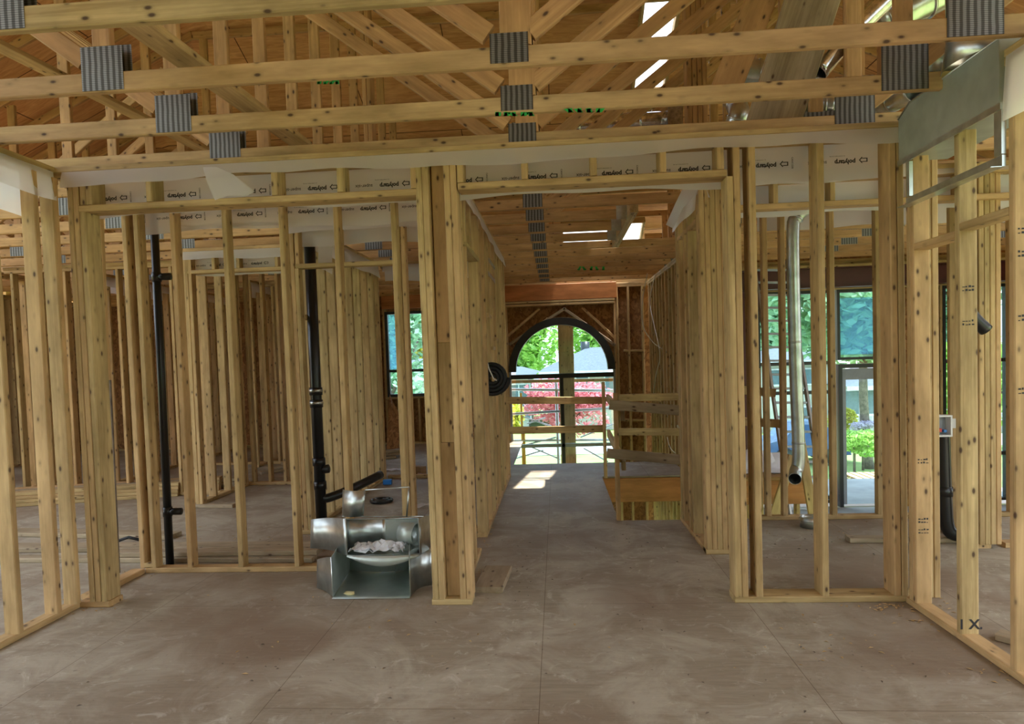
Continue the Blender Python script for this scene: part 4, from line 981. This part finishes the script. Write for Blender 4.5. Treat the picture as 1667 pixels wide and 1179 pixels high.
# ================================================================== SHEET METAL
def panel(name, pts, par, mat='galvanised', th=.002): return mesh(name, pts, [tuple(range(len(pts)))], mat, par, thick=th)
def curved(name, A, B, C, D, bulge, par, mat='galvanised', n=10, th=.0015):
    """sheet from edge A-B to edge D-C, bellied out by the vector bulge"""
    A, B, C, D, bulge = map(Vector, (A, B, C, D, bulge)); V, F_ = [], []
    for i in range(n+1):
        t_ = i/n; o = bulge*math.sin(math.pi*t_); V += [A.lerp(D, t_)+o, B.lerp(C, t_)+o]
    for i in range(n): F_.append((2*i, 2*i+1, 2*i+3, 2*i+2))
    return mesh(name, V, F_, mat, par, smooth=True, thick=th)
YB, YF = 4.60, 4.13
t = thing('duct_fitting', 'lower galvanised sheet metal duct fitting lying open on the floor by the post', 'duct fitting', fl(605, 972), 'sheet metal fittings on the floor')
def A_(px, py, Y): q = at(px, py, Y); q.z = max(q.z, .004); return q
zl = .33
fl_, fr_ = at(542, 972, YF+.0), at(668, 971, YF); xl_, xr_ = fl_.x, fr_.x; xbl, xbr = at(570, 930, YB).x, at(672, 930, YB).x
curved('bottom_pan', (xl_, YF-.02, .006), (xr_, YF-.02, .006), (xbr, YB, .035), (xbl, YB, .035), (0, 0, -.004), t, 'duct_inside')
curved('back_panel', (xbl, YB, .035), (xbl, YB, zl), (xbr, YB, zl), (xbr, YB, .035), (0, -.05, 0), t, 'duct_inside')
panel('side_panel', [(xl_, YF, .006), (xbl, YB, .035), (xbl, YB, zl), (xl_, YF, zl-.06)], t, 'duct_inside'); panel('side_panel', [(xr_, YF, .006), (xbr, YB, .035), (xbr, YB, zl), (xr_, YF, zl-.06)], t, 'duct_inside')
curved('flared_wing', A_(542, 972, YF), (xl_, YF, zl-.06), at(516, 911, 4.32), A_(516, 962, 4.32), (-.0, .02, 0), t)
curved('flared_wing', A_(668, 972, YF), (xr_, YF, zl-.03), at(705, 893, 4.36), A_(705, 953, 4.36), (-.03, .05, 0), t)
tube('seam', [(xl_+.3, YF+.35, .02), (xl_+.31, YB-.06, .03), (xl_+.31, YB-.055, zl)], .004, 'galvanised', t, 6)
yb = thing('foam_scrap', 'small yellowish scrap of foam lying inside the lower fitting', 'foam scrap', at(570, 964, 4.2))
bm = bmesh.new(); bmesh.ops.create_icosphere(bm, subdivisions=2, radius=.035)
for v in bm.verts: v.co = Vector((v.co.x*1.1, v.co.y*.6, v.co.z*.35))*random.uniform(.75, 1.2)
me = bpy.data.meshes.new('foam_piece'); bm.to_mesh(me); bm.free(); q = fl(569, 966, .02); link('foam_piece', me, 'foam_yellow', yb, q)
# upper fitting
t = thing('duct_fitting', 'upper galvanised duct fitting with flared wings, rags lying in it', 'duct fitting', at(620, 905, YF), 'sheet metal fittings on the floor')
U = 4.50; zt_, zb_ = at(600, 845, U).z, at(600, 897, U).z
ul, ur = at(564, 880, YF+.04), at(683, 880, YF+.04); bl, br = at(566, 880, U).x, at(681, 880, U).x
za = at(564, 905, YF+.04).z
curved('bottom_pan', (ul.x, YF+.04, za+.0), (ur.x, YF+.04, za+.01), (br, U, zb_), (bl, U, zb_), (0, 0, -.01), t)
V, F_ = [], []; n = 14
for i in range(n+1):
    s_ = i/n; x_ = ul.x+(ur.x-ul.x)*s_; V += [(x_, YF+.04-.03*math.sin(math.pi*s_), za+.005), (x_, YF+.03-.03*math.sin(math.pi*s_), za-.055*math.sin(math.pi*s_)-.004)]
for i in range(n): F_.append((2*i, 2*i+2, 2*i+3, 2*i+1))
mesh('front_lip', V, F_, 'duct_inside', t, smooth=True, thick=.002)
xm = at(628, 880, U).x
curved('back_panel', (bl, U, zb_), (bl, U, zt_), (xm, U, zt_), (xm, U, zb_), (0, .03, 0), t)
panel('back_panel', [(xm, U, zb_), (xm, U, zt_), (br, U+.02, zt_), (br, U+.02, zb_)], t, 'duct_inside')
curved('flared_wing', (ul.x, YF+.04, za), (ul.x, YF+.04, at(564, 845, YF+.04).z), at(506, 846, 4.40), at(505, 893, 4.40), (0, .04, 0), t)
curved('flared_wing', (ur.x, YF+.04, za), (ur.x, YF+.04, at(683, 845, YF+.04).z), at(706, 838, 4.42), at(706, 893, 4.42), (0, .04, 0), t)
panel('side_panel', [(ul.x, YF+.04, za), (bl, U, zb_), (bl, U, zt_), (ul.x, YF+.04, at(564, 845, YF+.04).z)], t)
panel('side_panel', [(ur.x, YF+.04, za), (br, U, zb_), (br, U, zt_), (ur.x, YF+.04, at(683, 845, YF+.04).z)], t)
c = at(667, 868, U-.1); tube('collar', [(c.x-.055, U-.08, c.z-.005), (c.x+.055, U-.12, c.z-.005)], .075, 'duct_inside', t, 20, hollow=.002)
tube('rim_bead', [(ul.x, YF+.04, at(564, 845, YF+.04).z), (bl, U, zt_), (br, U, zt_), (ur.x, YF+.04, at(683, 845, YF+.04).z)], .005, 'galvanised', t, 6)
t = thing('duct_fitting', 'small curved sheet metal piece with thin rods standing on top of the fittings', 'duct fitting', at(578, 840, U), 'sheet metal fittings on the floor')
a, b, c, d = at(557, 840, 4.56), at(558, 797, 4.56), at(595, 798, 4.50), at(592, 840, 4.50)
curved('curved_sheet', a, b, c, d, (0, -.04, 0), t)
tube('drive_slip', [c, at(666, 793, 4.56)], .005, 'galvanised', t, 6); tube('drive_slip', [at(666, 793, 4.56), at(662, 842, 4.56)], .007, 'galvanised', t, 6); tube('base_slip', [at(557, 841, 4.56), at(690, 841, 4.56)], .004, 'galvanised', t, 6)
# rags
rd = random.Random(4)
for k, (px, py, lb, w_) in enumerate(((622, 884, 'crumpled pale blue paper rag heaped in the middle of the upper fitting', .09), (588, 890, 'flat crumpled rag at the left inside the upper fitting', .07), (600, 897, 'pale paper scrap at the front edge of the upper fitting', .08), (648, 886, 'rag against the round collar in the upper fitting', .05))):
    c = at(px, py, 4.28); c.z = za+.035; V, F_ = [], []; n = 7
    for i in range(n):
        for j in range(n): V.append((c.x+(i-3)*w_/3.2+rd.uniform(-.006, .006), c.y+(j-3)*.028, c.z+rd.uniform(-.016, .022)+(.05 if k == 0 else .012)*math.exp(-((i-3)**2+(j-3)**2)/5)-.015))
    for i in range(n-1):
        for j in range(n-1): F_.append((i*n+j, (i+1)*n+j, (i+1)*n+j+1, i*n+j+1))
    o = mesh('rag', V, F_, 'paper', None, thick=.002); tag(o, lb, 'rag', 'rags in the duct fitting')
# rectangular duct in the right wall
t = thing('rectangular_duct', 'rectangular galvanised duct run fixed high along the right wall', 'duct', (1.97, 3.6, 2.55))
ya_, yb_ = atx(1627, 140, 1.985).y, 3.985; z1_, z0_ = 2.82, 2.565
mesh('duct_side', [(1.985, ya_, z0_), (1.985, yb_, z0_), (1.985, yb_, z1_-.02), (1.985, yb_-.12, z1_+.03), (1.985, ya_, z1_+.03)], [(0, 1, 2, 3, 4)], 'duct_inside', t, thick=.002)
box('duct_bottom', (1.985, ya_, z0_-.001), (2.25, yb_, z0_+.001), 'duct_inside', t)
box('duct_end', (1.985, ya_, z0_), (2.25, ya_+.002, z1_+.03), 'duct_inside', t)
box('flange', (1.975, ya_-.02, z0_-.03), (1.984, yb_, z0_+.0), 'galvanised', t)
tube('seam_edge', [(1.982, ya_, z1_+.03), (1.982, yb_-.12, z1_+.03), (1.982, yb_, z1_-.02)], .005, 'galvanised', t, 6)
t = thing('angle_iron_hanger', 'galvanised angle frame below the rectangular duct, sloping strip and short upright', 'angle iron', (1.97, 3.6, 2.3))
a, b = atx(1477, 330, 1.985), atx(1634, 268, 1.985)
box('angle_strip', (1.978, b.y, 2.285), (1.995, a.y, 2.335), 'galvanised', t); box('angle_strip', (1.93, b.y, 2.283), (1.977, a.y, 2.286), 'galvanised', t)
box('upright_strip', (1.976, b.y, 2.34), (1.996, b.y+.05, 2.53), 'galvanised', t); box('rear_upright', (1.976, a.y-.04, 2.34), (1.996, a.y-.01, 2.53), 'galvanised', t)
# round ducts
def rduct(label, pts, r, mat='galvanised', seams=(), smooth=True, hollow=.003):
    t = thing('round_duct', label, 'duct', pts[0], 'round ducts'); P_ = smoothpath(pts, 6)
    tube('duct_shell', P_, r, mat, t, 20, hollow=hollow)
    for s_ in seams:
        i = max(1, min(len(P_)-2, int(s_*(len(P_)-1)))); d = (Vector(P_[i+1])-Vector(P_[i-1])).normalized(); tube('crimp_ring', [Vector(P_[i])-d*.008, Vector(P_[i])+d*.008], (r if not isinstance(r, list) else r[0])*1.07, mat, t, 20)
    return t
YD = 5.80
a = at(1291, 400, YD); r_ = .052
rduct('vertical round duct with elbows in the rear right partition, open mouth near the bottom', [at(1330, 332, YD+.1), at(1312, 340, YD), (a.x+.035, YD, Z(1291, 355, YD)), (a.x, YD, Z(1291, 385, YD)), (a.x+.005, YD, 1.4), (a.x+.02, YD, .62), at(1295, 768, YD-.02), at(1294, 780, YD-.13)], r_, seams=(.12, .3, .55, .7))
q = fl(1320, 858)
t = thing('duct_boot', 'short galvanised duct collar sticking out of the floor under the vertical duct', 'duct collar', q); tube('collar', [q, q+Vector((0, 0, .09))], .085, 'galvanised', t, 24, hollow=.003); tube('bead', [q+Vector((0, 0, .055)), q+Vector((0, 0, .065))], .09, 'galvanised', t, 24)
for i, (pts, r_, mt, lb) in enumerate((
    ([at(922, 207, 6.3), at(1092, 196, 6.3)], .085, 'flex_foil', 'lower of two silver ducts crossing over the corridor ceiling'),
    ([at(985, 190, 6.6), at(1092, 180, 6.6)], .07, 'flex_foil', 'upper of two silver ducts crossing over the corridor ceiling'),
    ([at(1184, 118, 5.4), at(1256, 120, 5.4)], .10, 'galvanised', 'short shiny duct left of the wide attic board'),
    ([at(1196, 205, 5.2), at(1203, 180, 5.2), at(1190, 160, 5.6)], .075, 'galvanised', 'silver duct elbow right above the right partition'),
    ([at(1296, 174, 4.8), at(1356, 172, 4.8)], .075, 'galvanised', 'silver duct piece just right of the wide attic board'),
    ([at(1356, 172, 4.8), at(1430, 172, 4.7), at(1455, 165, 4.5), at(1488, 148, 4.3)], .062, 'galvanised', 'silver duct bending up beside the gusset plate at right'),
    ([at(1330, 118, 4.6), at(1380, 60, 4.6), at(1440, 0, 4.6), at(1480, -40, 4.6)], .07, 'flex_foil', 'shiny duct climbing diagonally right of the wide attic board'),
    ([at(1420, 45, 5.2), at(1540, -18, 5.2)], .13, 'galvanised', 'thick silver duct at the top right edge of the attic'),
    ([at(1478, 112, 4.7), at(1519, 100, 4.5), at(1525, 98, 4.38)], .085, 'galvanised', 'duct elbow with its round mouth showing by the large gusset plate'))):
    rduct(lb, pts, r_, mt, (.3, .7))
c = at(1592, 60, 3.4)
t = thing('duct_boot', 'tapered duct boot joining the rectangular duct at the upper right', 'duct boot', c)
c2 = Vector((2.08, 3.42, 2.86)); 
V, F_ = [], []; n = 24
for i, (cc, rx, ry, tt) in enumerate(((c2, .14, .20, 0), (c2+Vector((-.02, 0, .08)), .12, .12, 0), (c2+Vector((-.05, 0, .17)), .085, .085, 0), (c2+Vector((-.06, 0, .42)), .085, .085, 0))):
    for k in range(n): V.append((cc.x+rx*math.cos(2*math.pi*k/n), cc.y+ry*math.sin(2*math.pi*k/n), cc.z))
for i in range(3):
    for k in range(n): F_.append((i*n+k, i*n+(k+1) % n, (i+1)*n+(k+1) % n, (i+1)*n+k))
mesh('boot_shell', V, F_, 'galvanised', t, smooth=True, thick=.003)
t = thing('sheet_metal_box', 'flat sheet metal plenum above the corridor ceiling beside the silver ducts', 'duct box', at(1098, 195, 6.3))
a, b = at(1086, 216, 6.2), at(1110, 172, 6.2); box('plenum', (a.x, 6.15, a.z), (b.x, 6.7, b.z), 'flex_foil', t)

# ================================================================== STAIR GUARDS
def gpost(label, px, py0, py1, Y, g='guard posts round the stair opening'):
    a = at(px, py1, Y); z1_ = Z(px, py0, Y); t = board('guard_post', (a.x, Y, 0.0), (a.x, Y, z1_), .038, .089, (0, 1, 0), 'lumber'); tag(t, label, 'guard post', g); return a.x
gx0 = gpost('far guard post at the left corner of the stair opening', 986, 622, 775, 8.20)
gx1 = gpost('near guard post at the front corner of the stair opening', 1007, 640, 848, 6.10)
def rail(label, a, b, w_=.089, d=.038, mat='lumber', hint=(0, 1, 0)):
    o = board('guard_rail', a, b, w_, d, hint, mat); tag(o, label, 'guard rail', 'guard rails round the stair opening'); return o
for pa, pb, lb in (((829, 652), (984, 652), 'upper rail crossing the corridor in front of the arched window'), ((829, 701), (984, 698), 'lower rail crossing the corridor in front of the arched window')):
    a, b = at(*pa, 8.255), at(*pb, 8.255); a.x = CX0-.0; rail(lb, a, b+Vector((.02, 0, 0)))
for pa, pb, lb in (((990, 648), (1009, 655), 'upper side rail along the stair opening between the two guard posts'), ((990, 705), (1004, 722), 'lower side rail along the stair opening between the two guard posts')):
    a = at(*pa, 8.15); z_ = a.z
    a = Vector((gx0+.045, 8.15, z_)); b = Vector((gx1+.045, 6.15, z_)); rail(lb, a, b, hint=(1, 0, 0))
for pa, pb, lb in (((1010, 648), (1106, 646), 'upper rail over the far side of the stair opening'), ((1010, 703), (1106, 704), 'lower rail over the far side of the stair opening')):
    a, b = at(*pa, 8.22), at(*pb, 8.22); b.x = 1.624; a.x -= .02; rail(lb, a, b)
for pa, pb, lb in (((992, 659), (1115, 669), 'upper near rail tilting down to the right across the stair opening'), ((988, 738), (1122, 750), 'lower near rail tilting down to the right across the stair opening')):
    rail(lb, at(*pa, 6.055), at(*pb, 5.93) if False else at(*pb, 6.055), mat='old_lumber')
for px, py in ((1013, 677), (1015, 757)):
    a = at(px, py, 6.16); o = board('wood_block', a+Vector((0, 0, -.045)), a+Vector((0, 0, .045)), .038, .08, (0, 1, 0), 'old_lumber'); tag(o, 'short wood block fixed behind the %s near guard rail' % ('upper' if py < 700 else 'lower'), 'wood block', 'blocks at the guard rails')

# ================================================================== ENTRY: LADDER, RAILS, WORK TABLE
t = thing('ladder', 'long extension ladder leaning in the entry before the windows', 'ladder', at(1290, 800, 8.4))
ZF = -.84
Lt, Lb = at(1231, 455, 9.2), at(1281, 800, 8.1); Rt, Rb = at(1285, 455, 9.4), at(1337, 800, 8.3)
for a, b in ((Lt, Lb), (Rt, Rb)):
    d_ = (b-a); b2 = a+d_*((ZF-a.z)/d_.z); board('side_rail', a-d_*.1, b2, .03, .075, (0, 1, 0), 'steel_pipe', t)
for k in range(18):
    s_ = -.05+k*.066; board('rung', Lt.lerp(Lb, s_), Rt.lerp(Rb, s_), .03, .03, (0, 0, 1), 'window_grey', t)
for i, (pa, pb, lb) in enumerate((((1205, 635), (1262, 640), 'upper board of the guard before the entry drop'), ((1205, 686), (1270, 690), 'lower board of the guard before the entry drop'))):
    a, b = at(*pa, 6.06), at(*pb, 6.06); o = board('guard_board', a, b, .075, .038, (0, 1, 0), 'lumber'); tag(o, lb, 'guard board', 'guard boards before the entry')
for px in (1236,):
    a = at(px, 700, 6.30); o = board('guard_upright', (a.x, 6.36, -.84), (a.x-.01, 6.36, Z(px, 600, 6.3)), .09, .038, (0, 1, 0), 'lumber'); tag(o, 'upright board carrying the guard before the entry drop', 'upright board')
t = thing('work_table', 'rough lumber work table in the entry with drawings on it', 'table', at(1255, 800, 7.3))
a, b = at(1195, 775, 7.2), at(1312, 775, 7.2); zt_ = a.z
board('table_top', (a.x, 7.5, zt_-.02), (b.x, 7.5, zt_-.02), .04, .8, (0, 1, 0), 'warm_lit_lumber', t)
board('apron', (a.x, 7.15, zt_-.17), (b.x, 7.15, zt_-.17), .26, .03, (0, 1, 0), 'lvl', t)
for xx in (a.x+.15, b.x-.1):
    for yy in (7.2, 7.8): board('leg', (xx+.1*(1 if xx > 2.5 else -1)*0, yy, ZF), (xx, yy, zt_-.04), .04, .089, (0, 1, 0), 'lumber', t)
V, F_ = [], []; rd = random.Random(8); n = 6
c = at(1243, 760, 7.4)
for i in range(n):
    for j in range(4): V.append((c.x-.36+i*.13, 7.25+j*.13, zt_+.012+.10*(j/3)**2+rd.uniform(0, .035)+(.09 if 1 < i < 4 else .03)*(j > 1)))
for i in range(n-1):
    for j in range(3): F_.append((i*4+j, (i+1)*4+j, (i+1)*4+j+1, i*4+j+1))
o = mesh('drawing_sheets', V, F_, 'paper', None, thick=.006); tag(o, 'curled white construction drawings lying on the work table', 'paper drawings')
for i, (pa, pb) in enumerate((((1300, 700), (1322, 830)), ((1290, 742), (1262, 832)))):
    a, b = at(*pa, 7.0), at(*pb, 6.9); 
    o = board('prop_board', a, b+(b-a)*((ZF-b.z)/(b-a).z), .089, .038, (0, 1, 0), 'lumber'); tag(o, ['slanted prop board leaning right of the vertical duct', 'slanted prop board leaning left under the vertical duct'][i], 'prop board', 'prop boards in the entry')
# electric box
c = at(1537, 694, 5.12)
t = thing('electrical_box', 'white plastic electrical box open to the room beside the black pipe', 'electrical box', c)
c.y = 5.12
for (dx0, dz0, dx1, dz1) in ((-.06, -.08, .06, -.068), (-.06, .068, .06, .08), (.048, -.068, .06, .068), (-.06, -.068, -.05, .068)): box('box_wall', (c.x+dx0, c.y, c.z+dz0), (c.x+dx1, c.y+.08, c.z+dz1), 'white_plastic', t)
box('box_back', (c.x-.05, c.y+.07, c.z-.068), (c.x+.048, c.y+.08, c.z+.068), 'window_grey', t)
box('red_valve', (c.x-.035, c.y+.02, c.z-.045), (c.x-.005, c.y+.05, c.z-.02), 'red_plastic', t); box('bracket_arm', (c.x+.06, c.y+.03, c.z-.02), (c.x+.14, c.y+.05, c.z+.05), 'white_plastic', t)
box('blue_valve', (c.x+.01, c.y+.02, c.z-.05), (c.x+.03, c.y+.05, c.z-.03), 'blue_plastic', t)
# wires
def wire(label, pts, r=.006, mat='wire_white'):
    o = tube('electric_wire', smoothpath(pts, 6), r, mat, None, 6); tag(o, label, 'wire', 'loose electric wires'); return o
wire('white electric wire hanging in a long loop left of the stair wall', [at(1054, 445, 9.6), at(1046, 490, 9.5), at(1047, 530, 9.4), at(1062, 556, 9.3), at(1078, 568, 9.3)])
wire('white electric wire running down beside the stair wall studs', [atx(p, q, 1.618) for p, q in ((1066, 450), (1058, 490), (1065, 530), (1072, 560), (1074, 585), (1068, 610), (1064, 640))])
wire('short white wire loop low on the stair wall', [atx(p, q, 1.618) for p, q in ((1086, 712), (1092, 730), (1100, 738))])
wire('slack wire strung under the ceiling before the arched window', [at(828, 458, 11.7), at(870, 447, 11.7), at(910, 452, 11.7), at(960, 441, 11.7)], .005)

# ================================================================== LUMBER AND SCRAPS ON THE FLOOR
def plank(label, pa, pb, w_=.14, t_=.038, group='loose boards on the floor', z=0.0, mat='old_lumber', name='loose_board', flat=True):
    a, b = fl(*pa, z), fl(*pb, z); a.z = b.z = z+t_/2+.001
    o = board(name, a, b, w_ if flat else t_, t_ if flat else w_, (0, 0, 1), mat); tag(o, label, 'board', group); return o
o = plank('short grey green plank lying right of the central post', (795, 966), (812, 930), .19, .04, 'loose boards on the floor'); 
plank('pale plank lying in the right room beyond the partition', (1380, 882), (1575, 882), .10)
plank('grey plank lying across the left room, farthest of the long boards', (-60, 868), (285, 876), .18)
plank('long pale board lying just behind the recess partition', (-40, 896), (530, 893), .18)
plank('second long board lying tight behind the recess partition', (-40, 914), (512, 914), .10)
plank('board resting on top of the long pale board behind the recess', (150, 905), (520, 901), .12, z=.04)
plank('short scrap board lying on the floor of the left room', (316, 826), (382, 826), .09)
plank('board end on the floor at the right edge beyond the broad studs', (1625, 1040), (1700, 1060), .09)
k = 0
for layer in range(4):
    for j in range(4 - (layer > 2)):
        k += 1
        rowl = ['bottom', 'second', 'third', 'top'][layer]; col = ['front', 'second', 'third', 'rearmost'][j]
        a = fl(130, 812-j*0); a = Vector((-6.6+.05*j, 7.05+.16*j+.01*layer, .02+.04*layer)); b = a+Vector((2.4-.12*((k*7) % 4), .55, 0))
        o = board('stacked_board', a, b, .14, .038, (0, 0, 1), ('old_lumber', 'lumber')[k % 2]); o['label'] = 'board in the %s layer of the lumber stack left, %s row' % (rowl, col); o['category'] = 'board'; o['group'] = 'boards stacked in the left room'
for j in range(6):
    a = Vector((-4.2+.1*j, 9.0+.13*j, .02+.04*(j % 3))); o = board('pile_board', a, a+Vector((1.3, .9, 0)), .14, .038, (0, 0, 1), 'old_lumber')
    tag(o, 'board of the loose pile deep in the left rooms, %s from the front' % ['first', 'second', 'third', 'fourth', 'fifth', 'sixth'][j], 'board', 'loose board pile deep in the left rooms')
# OSB offcut leaning by the far window
a = at(627, 740, 11.2); t = mesh('osb_offcut', [(a.x, 11.3, .0), (at(650, 740, 11.3).x, 11.3, .0), (at(648, 680, 11.5).x, 11.55, .62), (at(637, 665, 11.5).x, 11.6, .82), (a.x+.02, 11.6, .95)], [(0, 1, 2, 3, 4)], 'osb', None, thick=.012)
tag(t, 'OSB offcut with a cut corner leaning under the bathroom side window', 'wood offcut')
o = board('kraft_scrap', fl(672, 770)+Vector((0, 0, .05)), fl(690, 772)+Vector((0, 0, .05)), .1, .1, (0, 0, 1), 'cardboard'); tag(o, 'small brown cardboard lump on the far bathroom floor', 'cardboard scrap')
q = fl(630, 790); o = board('blue_cap', q+Vector((-.04, 0, .04)), q+Vector((.06, 0, .04)), .07, .06, (0, 0, 1), 'blue_plastic'); tag(o, 'small blue plastic piece on the bathroom floor', 'plastic cap')
q = fl(210, 884); o = tube('black_scrap', [q+Vector((-.12, 0, .012)), q+Vector((0, 0, .05)), q+Vector((.12, .02, .012))], .014, 'rubber', None, 6); tag(o, 'bent scrap of black rubber between the long boards', 'rubber scrap')
def film_scrap(px, py, lb, w_=.18):
    q = fl(px, py); rd = random.Random(px); V, F_ = [], []
    for i in range(6):
        for j in range(4): V.append((q.x-w_+i*w_*.4, q.y-.06+j*.05, .004+rd.uniform(0, .035)))
    for i in range(5):
        for j in range(3): F_.append((i*4+j, (i+1)*4+j, (i+1)*4+j+1, i*4+j+1))
    o = mesh('film_scrap', V, F_, 'poly_sheet', None); tag(o, lb, 'plastic scrap', 'scraps of clear film')
film_scrap(643, 767, 'scrap of clear film on the far bathroom floor'); film_scrap(688, 826, 'scrap of clear film beside the central post', .12); film_scrap(690, 775, 'crumpled clear film by the cardboard lump', .1)
# flat sheet and vertical stack of offcuts
def chips(name, label, area, n, seed, mat='lumber', sz=.02):
    rd = random.Random(seed); V, F_ = [], []
    for _ in range(n):
        px, py, sx, sy = rd.choice(area); q = fl(px+rd.gauss(0, sx), py+rd.gauss(0, sy)); 
        s_ = sz*rd.uniform(.3, 1); an = rd.uniform(0, 6.28); c_, s2 = math.cos(an)*s_, math.sin(an)*s_; i = len(V)
        V += [q+Vector((c_, s2, .002)), q+Vector((-s2*.4, c_*.4, .005)), q+Vector((-c_, -s2, .002)), q+Vector((s2*.4, -c_*.4, .006))]; F_.append((i, i+1, i+2, i+3))
    o = mesh(name, V, F_, mat, None); tag(o, label, 'wood chips', kind='stuff')
chips('wood_chips', 'pale wood chips and sawdust scattered along the plates', [(220, 932, 30, 6), (150, 985, 20, 8), (1440, 988, 25, 3), (1500, 1000, 30, 12), (1640, 1095, 30, 8), (330, 880, 60, 12), (560, 872, 60, 4), (1330, 870, 80, 10), (790, 870, 6, 10), (600, 990, 200, 60), (1400, 1040, 120, 40)], 420, 3)
chips('dark_debris', 'dark crumbs and bits of dirt scattered on the subfloor', [(900, 900, 60, 40), (1050, 880, 50, 15), (850, 930, 10, 15), (1320, 890, 80, 15), (1080, 980, 90, 50), (500, 1080, 200, 40), (1300, 1100, 120, 40)], 150, 5, 'bark', .014)

# green spray marks on truss chords and beam
def spray(px0, px1, py, Y, n, seed, label, par=None):
    rd = random.Random(seed); V, F_ = [], []
    for k in range(n):
        u_ = px0+(px1-px0)*k/n; a = at(u_, py-3, Y); b = at(u_+(px1-px0)/n*.45, py+3, Y); dz = rd.uniform(0, .02); i = len(V); sk = rd.uniform(-.03, .03)
        V += [(a.x, Y, b.z), (a.x+.03, Y, b.z), (a.x+.03+sk, Y, a.z), (a.x+sk, Y, a.z)]; F_.append((i, i+1, i+2, i+3))
        V += [(a.x, Y, b.z), (b.x, Y, b.z), (b.x, Y, b.z+.022), (a.x, Y, b.z+.022)]; F_.append((i+4, i+5, i+6, i+7))
    return mesh('paint_mark', V, F_, 'green_paint', par)
spray(940, 990, 437, TY[-5]-.0215, 5, 2, '', trs[-5])
spray(806, 875, 186, TY[3]-.0215, 5, 3, '', trs[3]); spray(925, 985, 180, TY[3]-.0215, 4, 4, '', trs[3])
spray(516, 556, 134, TY[6]-.0215, 4, 5, '', trs[6])
# unseen hedge added behind the house to tint the front room's light green
for i in range(5):
    tree('added unseen hedge tree behind the house tinting the light green, %s from the left' % ['first', 'second', 'third', 'fourth', 'fifth'][i], -9.5+4.9*i, -7.5, 7.5, (2.1, 1.0, 3.7), 'leaf_green', 1500, .55, 60+i, .2)
# film folded over the header of the corridor's right wall
t = [w_ for w_ in bpy.data.objects if w_.get('label', '').startswith('corridor wall on the right')][0]
V = [at(px, py, Y_) for px, py, Y_ in ((1112, 306, 5.0), (1150, 308, 4.98), (1156, 322, 4.97), (1140, 318, 5.02), (1112, 338, 5.5), (1096, 372, 5.9), (1084, 366, 6.0), (1100, 330, 5.5))]
mesh('film_drape', V, [(0, 1, 2, 3), (0, 3, 4, 7), (7, 4, 5, 6)], 'poly_sheet', t, smooth=True)

# beige film hanging beside the black stack in the bathroom
t = [w_ for w_ in bpy.data.objects if w_.get('label', '').startswith('bright wall of closely set')][0]
V = [at(px, py, Y_) for px, py, Y_ in ((518, 362, 5.86), (541, 366, 5.9), (541, 404, 5.9), (541, 447, 5.9), (529, 440, 5.88), (518, 436, 5.86), (518, 400, 5.86))]
mesh('film_drape', V, [(0, 1, 2, 6), (6, 2, 3, 4, 5)], 'poly_sheet', t, smooth=True)
t = [w_ for w_ in bpy.data.objects if w_.get('label', '').startswith('long corridor wall')][0]
for py, dy in ((452, .35), (430, .3)):
    a = atx(801, py, CX0+.004); box('metal_strap', (CX0+.001, a.y-dy, a.z-.02), (CX0+.004, a.y+dy, a.z+.02), 'galvanised', t)
